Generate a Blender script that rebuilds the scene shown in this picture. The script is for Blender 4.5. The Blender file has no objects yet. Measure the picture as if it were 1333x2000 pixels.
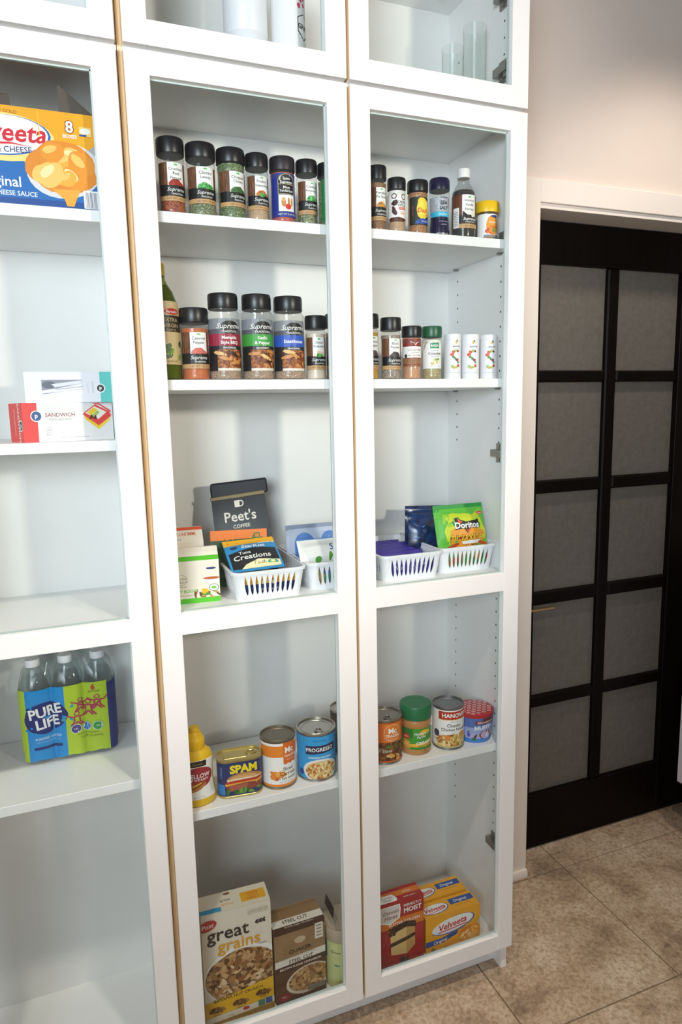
import bpy, bmesh, math, random
from mathutils import Matrix, Vector
random.seed(7)
SC = bpy.context.scene
COL = SC.collection
PI = math.pi

# ------------------------------------------------------------------ camera
cam_d = bpy.data.cameras.new('camera'); cam = bpy.data.objects.new('camera', cam_d); COL.objects.link(cam)
cam_d.sensor_fit = 'VERTICAL'; cam_d.sensor_height = 36.0; cam_d.lens = 1313.67 * 36 / 2000
yaw, pit, rol = 0.369505, -0.151562, -0.0210592
fwd = Vector((math.sin(yaw) * math.cos(pit), math.cos(yaw) * math.cos(pit), math.sin(pit)))
rgt = Vector((math.cos(yaw), -math.sin(yaw), 0)); upv = rgt.cross(fwd)
r2 = math.cos(rol) * rgt + math.sin(rol) * upv; u2 = -math.sin(rol) * rgt + math.cos(rol) * upv
mw = Matrix.Identity(4)
for i in range(3):
    mw[i][0], mw[i][1], mw[i][2] = r2[i], u2[i], -fwd[i]
mw.translation = (-0.116717, -1.24704, 1.407279)
cam.matrix_world = mw; cam_d.clip_start = 0.02
SC.camera = cam

# ------------------------------------------------------------------ light and exposure
wd = bpy.data.worlds.new('room_light'); SC.world = wd; wd.use_nodes = True
bg = wd.node_tree.nodes['Background']; bg.inputs[0].default_value = (1.0, 0.91, 0.80, 1); bg.inputs[1].default_value = 0.125
def area(name, loc, aim, sx, sy, power, col):
    l = bpy.data.lights.new(name, 'AREA'); l.shape = 'RECTANGLE'; l.size = sx; l.size_y = sy; l.energy = power; l.color = col
    o = bpy.data.objects.new(name, l); COL.objects.link(o); o.location = loc
    o.rotation_euler = (Vector(aim) - Vector(loc)).to_track_quat('-Z', 'Y').to_euler(); return o
def spot(name, loc, aim, power, col, cone, blend, rad=0.05):
    l = bpy.data.lights.new(name, 'SPOT'); l.energy = power; l.color = col; l.spot_size = cone; l.spot_blend = blend; l.shadow_soft_size = rad
    o = bpy.data.objects.new(name, l); COL.objects.link(o); o.location = loc
    o.rotation_euler = (Vector(aim) - Vector(loc)).to_track_quat('-Z', 'Y').to_euler(); return o
area('window_daylight', (-1.3, -2.6, 1.8), (0.35, 0.15, 1.9), 1.4, 1.2, 36, (0.80, 0.90, 1.0))
spot('fill_spot', (-.85, -2.1, 1.72), (.32, .15, 1.86), 130, (.91, .955, 1.0), math.radians(66), 1.0, .34)  # added unseen spot, stands in for cool daylight; cone shapes the falloff
spot('fill_spot', (1.37, -2.3, 1.80), (.20, .20, 1.80), 134, (1.0, .89, .76), math.radians(58), 1.0, .09)  # added unseen warm fill; cone lets the light fade towards the bottom
for x, y, p in ((-.55, -1.0, 60), (.38, -1.0, 60), (1.48, -.17, 40)):
    spot('recessed_downlight', (x, y, 2.72), (x, y + (.12 if x > 1 else .28), 0), p, (1.0, .88, .74), 1.70 if x > 1 else 1.42, .7)
SC.view_settings.view_transform = 'Standard'; SC.view_settings.look = 'None'; SC.view_settings.gamma = 1
SC.view_settings.use_curve_mapping = False; SC.view_settings.exposure = 0.08
try: SC.cycles.transparent_max_bounces = 20
except Exception: pass

# ------------------------------------------------------------------ materials
MATS = {}
def lin(h):
    h = h.lstrip('#'); c = [int(h[i:i + 2], 16) / 255 for i in (0, 2, 4)]
    return tuple(x / 12.92 if x <= 0.04045 else ((x + 0.055) / 1.055) ** 2.4 for x in c) + (1,)
def newmat(name):
    m = bpy.data.materials.new(name); m.use_nodes = True; nt = m.node_tree; return m, nt, nt.nodes['Principled BSDF']
def C(h, rough=0.45, metal=0.0, spec=0.5):
    k = (h, rough, metal, spec)
    if k not in MATS:
        m, nt, b = newmat('paint_' + h.strip('#')); b.inputs['Base Color'].default_value = lin(h); b.inputs['Roughness'].default_value = rough
        b.inputs['Metallic'].default_value = metal; b.inputs['Specular IOR Level'].default_value = spec; MATS[k] = m
    return MATS[k]
def coords(nt, scale):
    t = nt.nodes.new('ShaderNodeTexCoord'); mp = nt.nodes.new('ShaderNodeMapping'); nt.links.new(t.outputs['Object'], mp.inputs[0])
    mp.inputs['Scale'].default_value = (scale if isinstance(scale, tuple) else (scale,) * 3); return mp.outputs[0]
def ramp(nt, cols, interp='LINEAR'):
    r = nt.nodes.new('ShaderNodeValToRGB'); e = r.color_ramp.elements; r.color_ramp.interpolation = interp
    while len(e) < len(cols): e.new(0.5)
    for i, c in enumerate(cols):
        e[i].position = i / max(1, len(cols) - 1) if interp == 'LINEAR' else i / len(cols); e[i].color = lin(c)
    return r
def PAT(name, cols, scale=400, kind='voronoi', rough=0.5, bump=0.0, stretch=None):
    if name in MATS: return MATS[name]
    m, nt, b = newmat(name); v = coords(nt, stretch or scale)
    if kind == 'voronoi':
        t = nt.nodes.new('ShaderNodeTexVoronoi'); nt.links.new(v, t.inputs['Vector']); t.inputs['Scale'].default_value = 1.0
        sp = nt.nodes.new('ShaderNodeSeparateColor'); nt.links.new(t.outputs['Color'], sp.inputs[0]); out = sp.outputs[0]; hgt = t.outputs['Distance']
    else:
        t = nt.nodes.new('ShaderNodeTexNoise'); nt.links.new(v, t.inputs['Vector']); t.inputs['Scale'].default_value = 1.0; t.inputs['Detail'].default_value = 6
        t.inputs['Roughness'].default_value = 0.6
        mr = nt.nodes.new('ShaderNodeMapRange'); nt.links.new(t.outputs[0], mr.inputs[0]); mr.inputs[1].default_value = 0.3; mr.inputs[2].default_value = 0.7; out = mr.outputs[0]; hgt = t.outputs[0]
    r = ramp(nt, cols); nt.links.new(out, r.inputs[0]); nt.links.new(r.outputs[0], b.inputs['Base Color']); b.inputs['Roughness'].default_value = rough
    if bump:
        bp = nt.nodes.new('ShaderNodeBump'); bp.inputs['Strength'].default_value = bump; bp.inputs['Distance'].default_value = 0.002
        nt.links.new(hgt, bp.inputs['Height']); nt.links.new(bp.outputs[0], b.inputs['Normal'])
    MATS[name] = m; return m
def clear(name, tint='#ffffff', ior=1.45, rough=0.0, haze=0.0, hazecol='#ffffff'):
    if name in MATS: return MATS[name]
    m = bpy.data.materials.new(name); m.use_nodes = True; nt = m.node_tree; nt.nodes.clear()
    o = nt.nodes.new('ShaderNodeOutputMaterial'); tr = nt.nodes.new('ShaderNodeBsdfTransparent'); gl = nt.nodes.new('ShaderNodeBsdfGlossy')
    lw = nt.nodes.new('ShaderNodeLayerWeight'); lw.inputs[0].default_value = .5; f0 = ((ior - 1) / (ior + 1)) ** 2; mx = nt.nodes.new('ShaderNodeMixShader')
    pw = nt.nodes.new('ShaderNodeMath'); pw.operation = 'POWER'; pw.inputs[1].default_value = 5; nt.links.new(lw.outputs['Facing'], pw.inputs[0])
    fr = nt.nodes.new('ShaderNodeMath'); fr.operation = 'MULTIPLY_ADD'; fr.inputs[1].default_value = 1 - f0; fr.inputs[2].default_value = f0; nt.links.new(pw.outputs[0], fr.inputs[0])
    tr.inputs[0].default_value = lin(tint); gl.inputs['Roughness'].default_value = rough; 
    nt.links.new(fr.outputs[0], mx.inputs[0]); nt.links.new(tr.outputs[0], mx.inputs[1]); nt.links.new(gl.outputs[0], mx.inputs[2])
    last = mx.outputs[0]
    if haze:
        df = nt.nodes.new('ShaderNodeBsdfDiffuse'); df.inputs[0].default_value = lin(hazecol); m2 = nt.nodes.new('ShaderNodeMixShader'); m2.inputs[0].default_value = haze
        nt.links.new(last, m2.inputs[1]); nt.links.new(df.outputs[0], m2.inputs[2]); last = m2.outputs[0]
    nt.links.new(last, o.inputs[0]); MATS[name] = m; return m

WHITE = PAT('white_melamine', ['#eeeeed', '#f3f3f2'], 6, 'noise', 0.38)
BACK = PAT('white_back_board', ['#e9e8e5', '#eeedea'], 5, 'noise', 0.5)
EDGE = PAT('tan_edge', ['#e2c89c', '#eed8b4'], (60, 60, 6), 'noise', 0.6, stretch=(60, 60, 6))  # tan tone for door side edges and the strip between cabinets
GLASS = clear('cabinet_glass', '#fcfefe', 1.40)
GEDGE = C('#cfdcd9', 0.2)
PLASTIC = clear('clear_plastic', '#f6f6f4', 1.4, 0.05, 0.03)
METAL = C('#b9b6b0', 0.3, 1.0)
DARKMETAL = C('#8f8b86', 0.35, 0.6)
GOLD = C('#c9b878', 0.32, 0.85)
BLACKCAP = C('#17161a', 0.35)
WALLM = PAT('painted_wall', ['#dbcdc3', '#e0d3ca'], 4, 'noise', 0.6)
CASING = PAT('casing_paint', ['#e9e0d8', '#ece4dc'], 5, 'noise', 0.45)
ESPRESSO = PAT('espresso_wood', ['#070403', '#0f0806'], (40, 40, 4), 'noise', 0.5, stretch=(40, 40, 4))
FROST = PAT('frosted_film', ['#5f5a53', '#6a655f'], 60, 'noise', 0.5, 0.15)
ESPRESSO.node_tree.nodes['Principled BSDF'].inputs['Specular IOR Level'].default_value = .12
GROUT = PAT('grout', ['#7d6a54', '#8d785f'], 90, 'noise', 0.9)
def tile_mat():
    m, nt, b = newmat('stone_look_tile'); g = nt.nodes.new('ShaderNodeNewGeometry')
    def noise(s, d, r):
        n = nt.nodes.new('ShaderNodeTexNoise'); nt.links.new(g.outputs['Position'], n.inputs['Vector']); n.inputs['Scale'].default_value = s
        n.inputs['Detail'].default_value = d; n.inputs['Roughness'].default_value = r; n.inputs['Distortion'].default_value = 0.6; return n
    n1 = noise(6, 8, 0.65); r1 = ramp(nt, ['#96806b', '#bfa88f', '#d6c4ae']); mr = nt.nodes.new('ShaderNodeMapRange')
    mr.inputs[1].default_value = 0.34; mr.inputs[2].default_value = 0.66; nt.links.new(n1.outputs[0], mr.inputs[0]); nt.links.new(mr.outputs[0], r1.inputs[0])
    n2 = noise(90, 4, 0.7); r2_ = ramp(nt, ['#b0a08c', '#ffffff']); mr2 = nt.nodes.new('ShaderNodeMapRange'); mr2.inputs[1].default_value = 0.35; mr2.inputs[2].default_value = 0.6
    nt.links.new(n2.outputs[0], mr2.inputs[0]); nt.links.new(mr2.outputs[0], r2_.inputs[0])
    mx = nt.nodes.new('ShaderNodeMixRGB'); mx.blend_type = 'MULTIPLY'; mx.inputs[0].default_value = 0.7
    nt.links.new(r1.outputs[0], mx.inputs[1]); nt.links.new(r2_.outputs[0], mx.inputs[2]); nt.links.new(mx.outputs[0], b.inputs['Base Color'])
    b.inputs['Roughness'].default_value = 0.5; bp = nt.nodes.new('ShaderNodeBump'); bp.inputs['Strength'].default_value = 0.12; bp.inputs['Distance'].default_value = 0.003
    nt.links.new(n1.outputs[0], bp.inputs['Height']); nt.links.new(bp.outputs[0], b.inputs['Normal']); return m
TILE = tile_mat()

# ------------------------------------------------------------------ mesh helpers
def tag(o, label=None, cat=None, group=None, kind=None):
    if label: o['label'] = label
    if cat: o['category'] = cat
    if group: o['group'] = group
    if kind: o['kind'] = kind
    return o
def thing(name, loc, label, cat, group=None, rz=0.0):
    o = bpy.data.objects.new(name, None); COL.objects.link(o); o.location = loc; o.rotation_euler = (0, 0, rz); o.empty_display_size = 0.02
    return tag(o, label, cat, group)
def link(name, me, mat, parent=None, loc=None, smooth=False):
    if mat is not None:
        for m in (mat if isinstance(mat, (list, tuple)) else [mat]): me.materials.append(m)
    if smooth:
        for p in me.polygons: p.use_smooth = True
    o = bpy.data.objects.new(name, me); COL.objects.link(o); o.parent = parent
    if loc is not None: o.location = loc
    return o
def bm_mesh(bm, name='m'):
    bmesh.ops.recalc_face_normals(bm, faces=bm.faces[:]); me = bpy.data.meshes.new(name); bm.to_mesh(me); bm.free(); return me
def addbox(bm, x0, x1, y0, y1, z0, z1):
    v = [bm.verts.new(p) for p in ((x0, y0, z0), (x1, y0, z0), (x1, y1, z0), (x0, y1, z0), (x0, y0, z1), (x1, y0, z1), (x1, y1, z1), (x0, y1, z1))]
    return [bm.faces.new([v[i] for i in f]) for f in ((0, 3, 2, 1), (4, 5, 6, 7), (0, 1, 5, 4), (1, 2, 6, 5), (2, 3, 7, 6), (3, 0, 4, 7))]
def boxmesh(x0, x1, y0, y1, z0, z1, bev=0.0, seg=1):
    bm = bmesh.new(); addbox(bm, x0, x1, y0, y1, z0, z1)
    if bev: bmesh.ops.bevel(bm, geom=bm.edges[:], offset=bev, segments=seg, affect='EDGES', profile=0.5)
    return bm_mesh(bm)
def wbox(name, x0, x1, y0, y1, z0, z1, mat, parent=None, bev=0.0, base=None):
    """box given in room coordinates; parent must be unrotated; its own origin is its bottom centre"""
    c = ((x0 + x1) / 2, (y0 + y1) / 2, z0)
    me = boxmesh(x0 - c[0], x1 - c[0], y0 - c[1], y1 - c[1], 0, z1 - z0, bev)
    o = link(name, me, mat, parent); p = Vector((0, 0, 0)); q = parent
    while q is not None: p += q.location; q = q.parent
    o.location = Vector(c) - p; return o
def lbox(name, x0, x1, y0, y1, z0, z1, mat, parent, bev=0.0008, seg=1):
    return link(name, boxmesh(x0, x1, y0, y1, z0, z1, bev, seg), mat, parent)
def lathe(name, prof, mat, parent, seg=28, sx=1.0, sy=1.0, smooth=True, ribs=0, ribamp=0.0, ribz=None, loc=None):
    bm = bmesh.new(); rings = []
    for r, z in prof:
        if r <= 1e-6: rings.append([bm.verts.new((0, 0, z))]); continue
        ring = []
        for i in range(seg):
            a = 2 * PI * i / seg; rr = r
            if ribs and (ribz is None or ribz[0] < z < ribz[1]): rr = r - ribamp * (i % 2)
            ring.append(bm.verts.new((rr * math.cos(a) * sx, rr * math.sin(a) * sy, z)))
        rings.append(ring)
    for A, B in zip(rings, rings[1:]):
        if len(A) == 1 and len(B) == 1: continue
        for i in range(seg):
            j = (i + 1) % seg
            if len(A) == 1: bm.faces.new((A[0], B[j], B[i]))
            elif len(B) == 1: bm.faces.new((A[i], A[j], B[0]))
            else: bm.faces.new((A[i], A[j], B[j], B[i]))
    me = bm_mesh(bm); o = link(name, me, mat, parent, loc)
    if smooth:
        for p in me.polygons: p.use_smooth = True
        try: me.set_sharp_from_angle(angle=math.radians(38))
        except Exception: pass
    return o
def rrect(w, d, r, n=5):
    """rounded rectangle outline, counter-clockwise from the front left corner, front is -y"""
    pts = []
    for cx, cy, a0 in ((w / 2 - r, -d / 2 + r, -PI / 2), (w / 2 - r, d / 2 - r, 0), (-w / 2 + r, d / 2 - r, PI / 2), (-w / 2 + r, -d / 2 + r, PI)):
        for i in range(n + 1):
            a = a0 + PI / 2 * i / n; pts.append((cx + r * math.cos(a), cy + r * math.sin(a)))
    return pts
def loft(name, secs, mat, parent, smooth=True, cap=True, ang=38):
    bm = bmesh.new(); rings = [[bm.verts.new((x, y, z)) for x, y in pts] for pts, z in secs]; n = len(rings[0])
    for A, B in zip(rings, rings[1:]):
        for i in range(n): bm.faces.new((A[i], A[(i + 1) % n], B[(i + 1) % n], B[i]))
    if cap: bm.faces.new(rings[0][::-1]); bm.faces.new(rings[-1])
    me = bm_mesh(bm); o = link(name, me, mat, parent, smooth=smooth)
    if smooth:
        try: me.set_sharp_from_angle(angle=math.radians(ang))
        except Exception: pass
    return o

# ------------------------------------------------------------------ flat print: lettering and shapes laid on a surface
FC = bpy.data.curves.new('lettering', 'FONT'); FO = bpy.data.objects.new('lettering', FC); COL.objects.link(FO); FC.resolution_u = 2
FC.align_x = 'CENTER'; TCACHE = {}
def glyphs(t, sh, b):
    k = (t, sh, b)
    if k not in TCACHE:
        FC.body = t; FC.shear = sh; FC.offset = b; FO.update_tag(); bpy.context.view_layer.update()
        dg = bpy.context.evaluated_depsgraph_get(); ev = FO.evaluated_get(dg); me = ev.to_mesh()
        vs = [(v.co.x, v.co.y) for v in me.vertices]; fs = [tuple(p.vertices) for p in me.polygons]; ev.to_mesh_clear()
        xs = [v[0] for v in vs] or [0]; mx = (min(xs) + max(xs)) / 2; TCACHE[k] = ([(x - mx, y) for x, y in vs], fs, max(xs) - min(xs))
    return TCACHE[k]
EPS = 2.5e-5
class Art:
    """a printed panel w x h metres; x, y run 0..1 from its lower left corner"""
    def __init__(s, w, h): s.w, s.h, s.it, s.n = w, h, [], 0
    def _add(s, pts, faces, m): s.it.append((pts, faces, m, s.n)); s.n += 1; return s
    def poly(s, pts, m): return s._add([((x - .5) * s.w, y * s.h) for x, y in pts], [tuple(range(len(pts)))], m)
    def rect(s, x0, y0, x1, y1, m): return s.poly([(x0, y0), (x1, y0), (x1, y1), (x0, y1)], m)
    def ell(s, cx, cy, rx, ry, m, rot=0.0, n=26, amp=0.0, seed=1, a0=0, a1=360):
        rnd = random.Random(seed); ph = [rnd.uniform(0, 6.28) for _ in range(4)]; pts = []
        full = a1 - a0 >= 360
        for i in range(n if full else n + 1):
            a = math.radians(a0) + math.radians(a1 - a0) * i / n
            k = 1 + amp * (math.sin(3 * a + ph[0]) + .7 * math.sin(5 * a + ph[1]) + .6 * math.sin(8 * a + ph[2])) / 2
            u, v = rx * s.w * math.cos(a) * k, ry * s.h * math.sin(a) * k
            c, q = math.cos(rot), math.sin(rot); pts.append(((cx - .5) * s.w + u * c - v * q, cy * s.h + u * q + v * c))
        return s._add(pts, [tuple(range(len(pts)))], m)
    def ring(s, cx, cy, rx, ry, m, th=.08, rot=0.0, n=28, a0=0, a1=360):
        P = []
        for i in range(n + 1):
            a = math.radians(a0 + (a1 - a0) * i / n); c, q = math.cos(rot), math.sin(rot)
            for k in (1, 1 - th):
                u, v = rx * s.w * math.cos(a) * k, ry * s.h * math.sin(a) * k; P.append(((cx - .5) * s.w + u * c - v * q, cy * s.h + u * q + v * c))
        return s._add(P, [(2 * i, 2 * i + 2, 2 * i + 3, 2 * i + 1) for i in range(n)], m)
    def txt(s, t, cx, cy, ht, m, w=None, sh=0.0, b=0.0, rot=0.0):
        """ht: capital height as a share of the panel's height; w: largest width as a share of its width"""
        vs, fs, tw = glyphs(t, sh, b); k = ht * s.h / .70; kx = k
        if w and tw * k > w * s.w: kx = w * s.w / tw; k = max(kx, k * .8)
        c, q = math.cos(rot), math.sin(rot); pts = []
        for x, y in vs:
            u, v = x * kx, (y - .35) * k; pts.append(((cx - .5) * s.w + u * c - v * q, cy * s.h + u * q + v * c))
        return s._add(pts, fs, m)
    def scatter(s, x0, y0, x1, y1, n, rx, ry, ms, seed=3, amp=.25):
        rnd = random.Random(seed)
        for _ in range(n): s.ell(rnd.uniform(x0, x1), rnd.uniform(y0, y1), rx * rnd.uniform(.6, 1.2), ry * rnd.uniform(.6, 1.2), rnd.choice(ms), rnd.uniform(0, 3), 9, amp, rnd.randint(0, 99))
        return s
    def build(s, name, parent, fn, step=None, stepv=None, clip=True):
        bm = bmesh.new(); mats = []
        for pts, faces, m, l in s.it:
            if m not in mats: mats.append(m)
            vs = [bm.verts.new((u, v, (l + 1) * EPS)) for u, v in pts]
            for f in faces:
                try: bm.faces.new([vs[i] for i in f]).material_index = mats.index(m)
                except ValueError: pass
        def cut(co, no, clear_=False):
            bmesh.ops.bisect_plane(bm, geom=bm.verts[:] + bm.edges[:] + bm.faces[:], plane_co=co, plane_no=no, clear_outer=clear_, dist=1e-7)
        if clip:
            cut((s.w / 2, 0, 0), (1, 0, 0), True); cut((-s.w / 2, 0, 0), (-1, 0, 0), True); cut((0, s.h, 0), (0, 1, 0), True); cut((0, 0, 0), (0, -1, 0), True)
        if step:
            k = int(s.w / 2 / step)
            for i in range(-k, k + 1): cut((i * step, 0, 0), (1, 0, 0))
        if stepv:
            for i in range(1, int(s.h / stepv) + 1): cut((0, i * stepv, 0), (0, 1, 0))
        for v in bm.verts: v.co = fn(v.co.x, v.co.y, v.co.z)
        me = bpy.data.meshes.new(name); bm.to_mesh(me); bm.free()
        return link(name, me, mats, parent)
def on_front(y, z0=0.0, x0=0.0): return lambda u, v, o: (x0 + u, y - .0002 - o, z0 + v)
def on_top(z, y0, x0=0.0): return lambda u, v, o: (x0 + u, y0 + v, z + .0002 + o)
def on_left(x, z0=0.0, y0=0.0): return lambda u, v, o: (x - .0002 - o, y0 - u, z0 + v)
def on_right(x, z0=0.0, y0=0.0): return lambda u, v, o: (x + .0002 + o, y0 + u, z0 + v)
def face(X, Y=.06, k=.92): return -k * math.atan2(X + .117, 1.247 + Y)
def on_cyl(r, z0=0.0, turn=0.0, taper=0.0, sx=1.0, sy=1.0):
    def f(u, v, o):
        a = u / r + turn; R = r + taper * v + .0003 + o; return (R * math.sin(a) * sx, -R * math.cos(a) * sy, z0 + v)
    return f
W_ = C('#f4f3f0'); K_ = C('#141215'); GREY = C('#8c8a88')

# ------------------------------------------------------------------ the room
floor = wbox('floor', -2.4, 3.2, -3.0, 1.2, -0.05, -0.004, GROUT); tag(floor, kind='structure')
tile_me = boxmesh(-.2205, .2205, -.2145, .2145, -.012, 0, .0012)
tile_me.materials.append(TILE)
for i in range(-5, 5):
    for j in range(-5, 3):
        t = bpy.data.objects.new('tile', tile_me); COL.objects.link(t); t.parent = floor
        t.location = Vector((.735 + .4445 * (i + .5), -.165 + .4325 * (j + .5), random.uniform(-.0006, 0))) - floor.location
wall = wbox('wall_back', -2.4, 1.03, .300, .42, 0, 3.0, WALLM); tag(wall, kind='structure')
wt = wbox('wall_over_door', 1.03, 1.86, .300, .42, 1.96, 3.0, WALLM); tag(wt, kind='structure')
wr = wbox('wall_right', 1.86, 3.2, .300, .42, 0, 3.0, WALLM); tag(wr, kind='structure')
for n, a in (('trim_1', (.958, 1.052, .283, .300, .0, 1.988)), ('trim_2', (1.052, 1.84, .283, .300, 1.930, 1.988)), ('trim_3', (1.84, 1.93, .283, .300, 0, 1.988))):
    tag(wbox(n, *a, CASING, bev=.0012), kind='structure')
tag(wbox('trim_4', 1.030, 1.86, .288, .43, 1.916, 1.9295, CASING, bev=.0008), kind='structure')
tag(wbox('trim_5', 1.010, 1.032, .300, .43, 0, 1.929, CASING), kind='structure')
tag(wbox('trim_6', 1.85, 1.86, .300, .43, 0, 1.929, CASING), kind='structure')
bb = loft('baseboard_casing_foot', [(rrect(.098, .022, .008), 0), (rrect(.098, .022, .008), .016), (rrect(.092, .016, .006), .022)], CASING, None); bb.location = (1.007, .284, 0)
tag(bb, kind='structure')
tag(wbox('baseboard_back', .80, .958, .288, .300, 0, .09, CASING, bev=.001), kind='structure')
# dark French door
dr = thing('door_1', (1.40, .395, 0), 'dark espresso French door with ten frosted panes', None); tag(dr, kind='structure')
DZ = [.180, .497, .826, 1.168, 1.489, 1.800]
ZP = [(.185, .478), (.514, .806), (.846, 1.148), (1.186, 1.473), (1.506, 1.800)]
XP = [(1.129, 1.374), (1.4155, 1.660)]
for x0, x1 in ((1.036, 1.129), (1.660, 1.775)): wbox('door_stile', x0, x1, .375, .415, .004, 1.914, ESPRESSO, dr, .0015)
wbox('door_rail', 1.129, 1.660, .376, .414, .004, ZP[0][0], ESPRESSO, dr, .0015)
wbox('door_rail', 1.129, 1.660, .376, .414, ZP[4][1], 1.914, ESPRESSO, dr, .0015)
wbox('muntin', XP[0][1], XP[1][0], .379, .411, ZP[0][0], ZP[4][1], ESPRESSO, dr, .004)
for k in range(4):
    for x0, x1 in XP: wbox('muntin', x0, x1, .378, .412, ZP[k][1], ZP[k + 1][0], ESPRESSO, dr, .004)
for z0, z1 in ZP:
    for x0, x1 in XP: wbox('frosted_pane', x0 - .004, x1 + .004, .394, .399, z0 - .004, z1 + .004, FROST, dr)
wbox('dark_jamb', 1.775, 1.85, .380, .43, 0, 1.916, ESPRESSO, dr)
wbox('pull_lip', 1.05, 1.20, .366, .375, .792, .798, C('#c8a878', .3, .8), dr, .001)
bc = thing('base_cabinet', (1.95, -.08, 0), 'white base cabinet end beside the dark French door, only its edge in view', 'cabinet')
BCW = C('#d9d8de', .4)
wbox('side_panel', 1.634, 1.652, -.30, .270, .178, .88, BCW, bc, .001)
wbox('body', 1.652, 2.20, -.28, .270, .178, .88, BCW, bc, .001)
wbox('toe_kick', 1.72, 2.18, -.22, .262, 0, .178, ESPRESSO, bc)
wbox('worktop', 1.626, 2.22, -.32, .275, .88, .92, C('#8d8880', .3), bc, .003)

# ------------------------------------------------------------------ cabinets
def stile(name, x0, x1, z0, z1, parent, tan):
    o = wbox(name, x0, x1, 0, .020, z0, z1, [WHITE, EDGE], parent, .0008)
    for p in o.data.polygons:
        if abs(p.normal.x) > .9 and (p.normal.x < 0) == (tan < 0) and p.area > .001: p.material_index = 1
    return o
def door(parent, x0, x1, z0, z1, zz, hinge_side):
    """zz: the inner openings as (z low, z high) pairs"""
    d = bpy.data.objects.new('door', None); COL.objects.link(d); d.parent = parent; d.location = Vector((x0, 0, z0)) - parent.location; d.empty_display_size = .02
    s = .0405
    stile('stile', x0, x0 + s, z0, z1, d, -1); stile('stile', x1 - s, x1, z0, z1, d, 1)
    edges = [z0] + [v for p in zz for v in p] + [z1]
    for i in range(0, len(edges), 2): wbox('rail', x0 + s, x1 - s, .0004, .0196, edges[i], edges[i + 1], WHITE, d, .0005)
    for a, b in zz:
        wbox('glass_pane', x0 + s - .006, x1 - s + .006, .0095, .0130, a - .006, b + .006, GLASS, d)
        for nm, q in (('edge_reflection', (x0 + s, x1 - s, .013, .0175, b - .0022, b)), ('edge_reflection', (x0 + s, x1 - s, .013, .0175, a, a + .0022)), ('edge_reflection', (x1 - s - .002, x1 - s, .013, .0175, a, b))):
            wbox(nm, *q, GEDGE, d)  # pale green strip painted in for the reflection along the pane's edge
    return d
def side(parent, x0, x1, y0, y1, z0, z1):
    o = wbox('side_panel', x0, x1, y0, y1, z0, z1, WHITE, parent, .0005)
    return o
def hinge(parent, x, y, z, s=-1):
    bm = bmesh.new()
    addbox(bm, x, x + s * .004, y - .012, y + .022, z - .022, z + .022); addbox(bm, x + s * .004, x + s * .017, y - .020, y + .026, z - .008, z + .008)
    addbox(bm, x + s * .003, x + s * .012, y - .022, y - .006, z - .016, z + .016); addbox(bm, x + s * .004, x + s * .008, y + .004, y + .012, z + .012, z + .019); addbox(bm, x + s * .004, x + s * .008, y + .004, y + .012, z - .019, z - .012)
    o = link('hinge', bm_mesh(bm), DARKMETAL, parent); o.location = -parent.location; return o
def holes(parent, x, ys, zs):
    bm = bmesh.new()
    for y in ys:
        for z in zs:
            vs = [bm.verts.new((x, y + .0024 * math.cos(a * PI / 4), z + .0026 * math.sin(a * PI / 4))) for a in range(8)]; bm.faces.new(vs)
    me = bpy.data.meshes.new('holes'); bm.to_mesh(me); bm.free()
    o = link('pin_holes', me, C('#55524e', .8), parent); o.location = -parent.location; o['kind'] = 'stuff'; return o
def pin(parent, x, y, z, s):
    o = wbox('shelf_pin', min(x, x + s * .011), max(x, x + s * .011), y - .0035, y + .0035, z - .0035, z, DARKMETAL, parent, .0008); return o
Zt, Zit, Zm1, Zm2, Zib, Zb, Zu = 2.003, 1.9646, 1.0343, .9923, .1166, .077, 2.0107
def tall(x0, x1, dl, shelves, label):
    c = thing('glass_door_cabinet', ((x0 + x1) / 2, .15, 0), label, 'cabinet', 'tall white cabinets along the wall')
    a = side(c, x0, x0 + .016, .0215, .298, 0, 2.0145); b = side(c, x1 - .016, x1, .0215, .298, 0, 2.0145)
    L, R = x0 + .016, x1 - .016
    wbox('back_panel', L, R, .293, .298, .06, 2.0145, BACK, c)
    wbox('top_panel', L, R, .0215, .293, 1.9965, 2.0145, WHITE, c, .0005); wbox('bottom_panel', L, R, .0215, .293, .060, .078, WHITE, c, .0005)
    wbox('plinth', L, R, .055, .071, .001, .060, WHITE, c)
    wbox('middle_shelf', L, R, .0215, .293, 1.0045, 1.030, WHITE, c, .0006)
    for z in shelves:
        wbox('shelf', L + .001, R - .001, .025, .290, z - .019, z, WHITE, c, .0007)
        for y in (.064, .247):
            pin(c, L, y, z - .0192, 1); pin(c, R, y, z - .0192, -1)
    zs = [1.7111 - .0322 * k for k in range(13)] + [.955 - .0322 * k for k in range(20)]
    zs = [z for z in zs if all(not -.004 < s - z < .032 for s in shelves)]
    holes(c, R - .0003, (.064, .247), zs); holes(c, L + .0003, (.064, .247), zs)
    for i, (a, b) in enumerate(dl):
        door(c, a, b, Zb, Zt, [(Zib, Zm2), (Zm1, Zit)], i)
    for z in (.331, 1.301, 1.76): hinge(c, R, .046, z); hinge(c, L, .046, z, 1)
    return c
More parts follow.
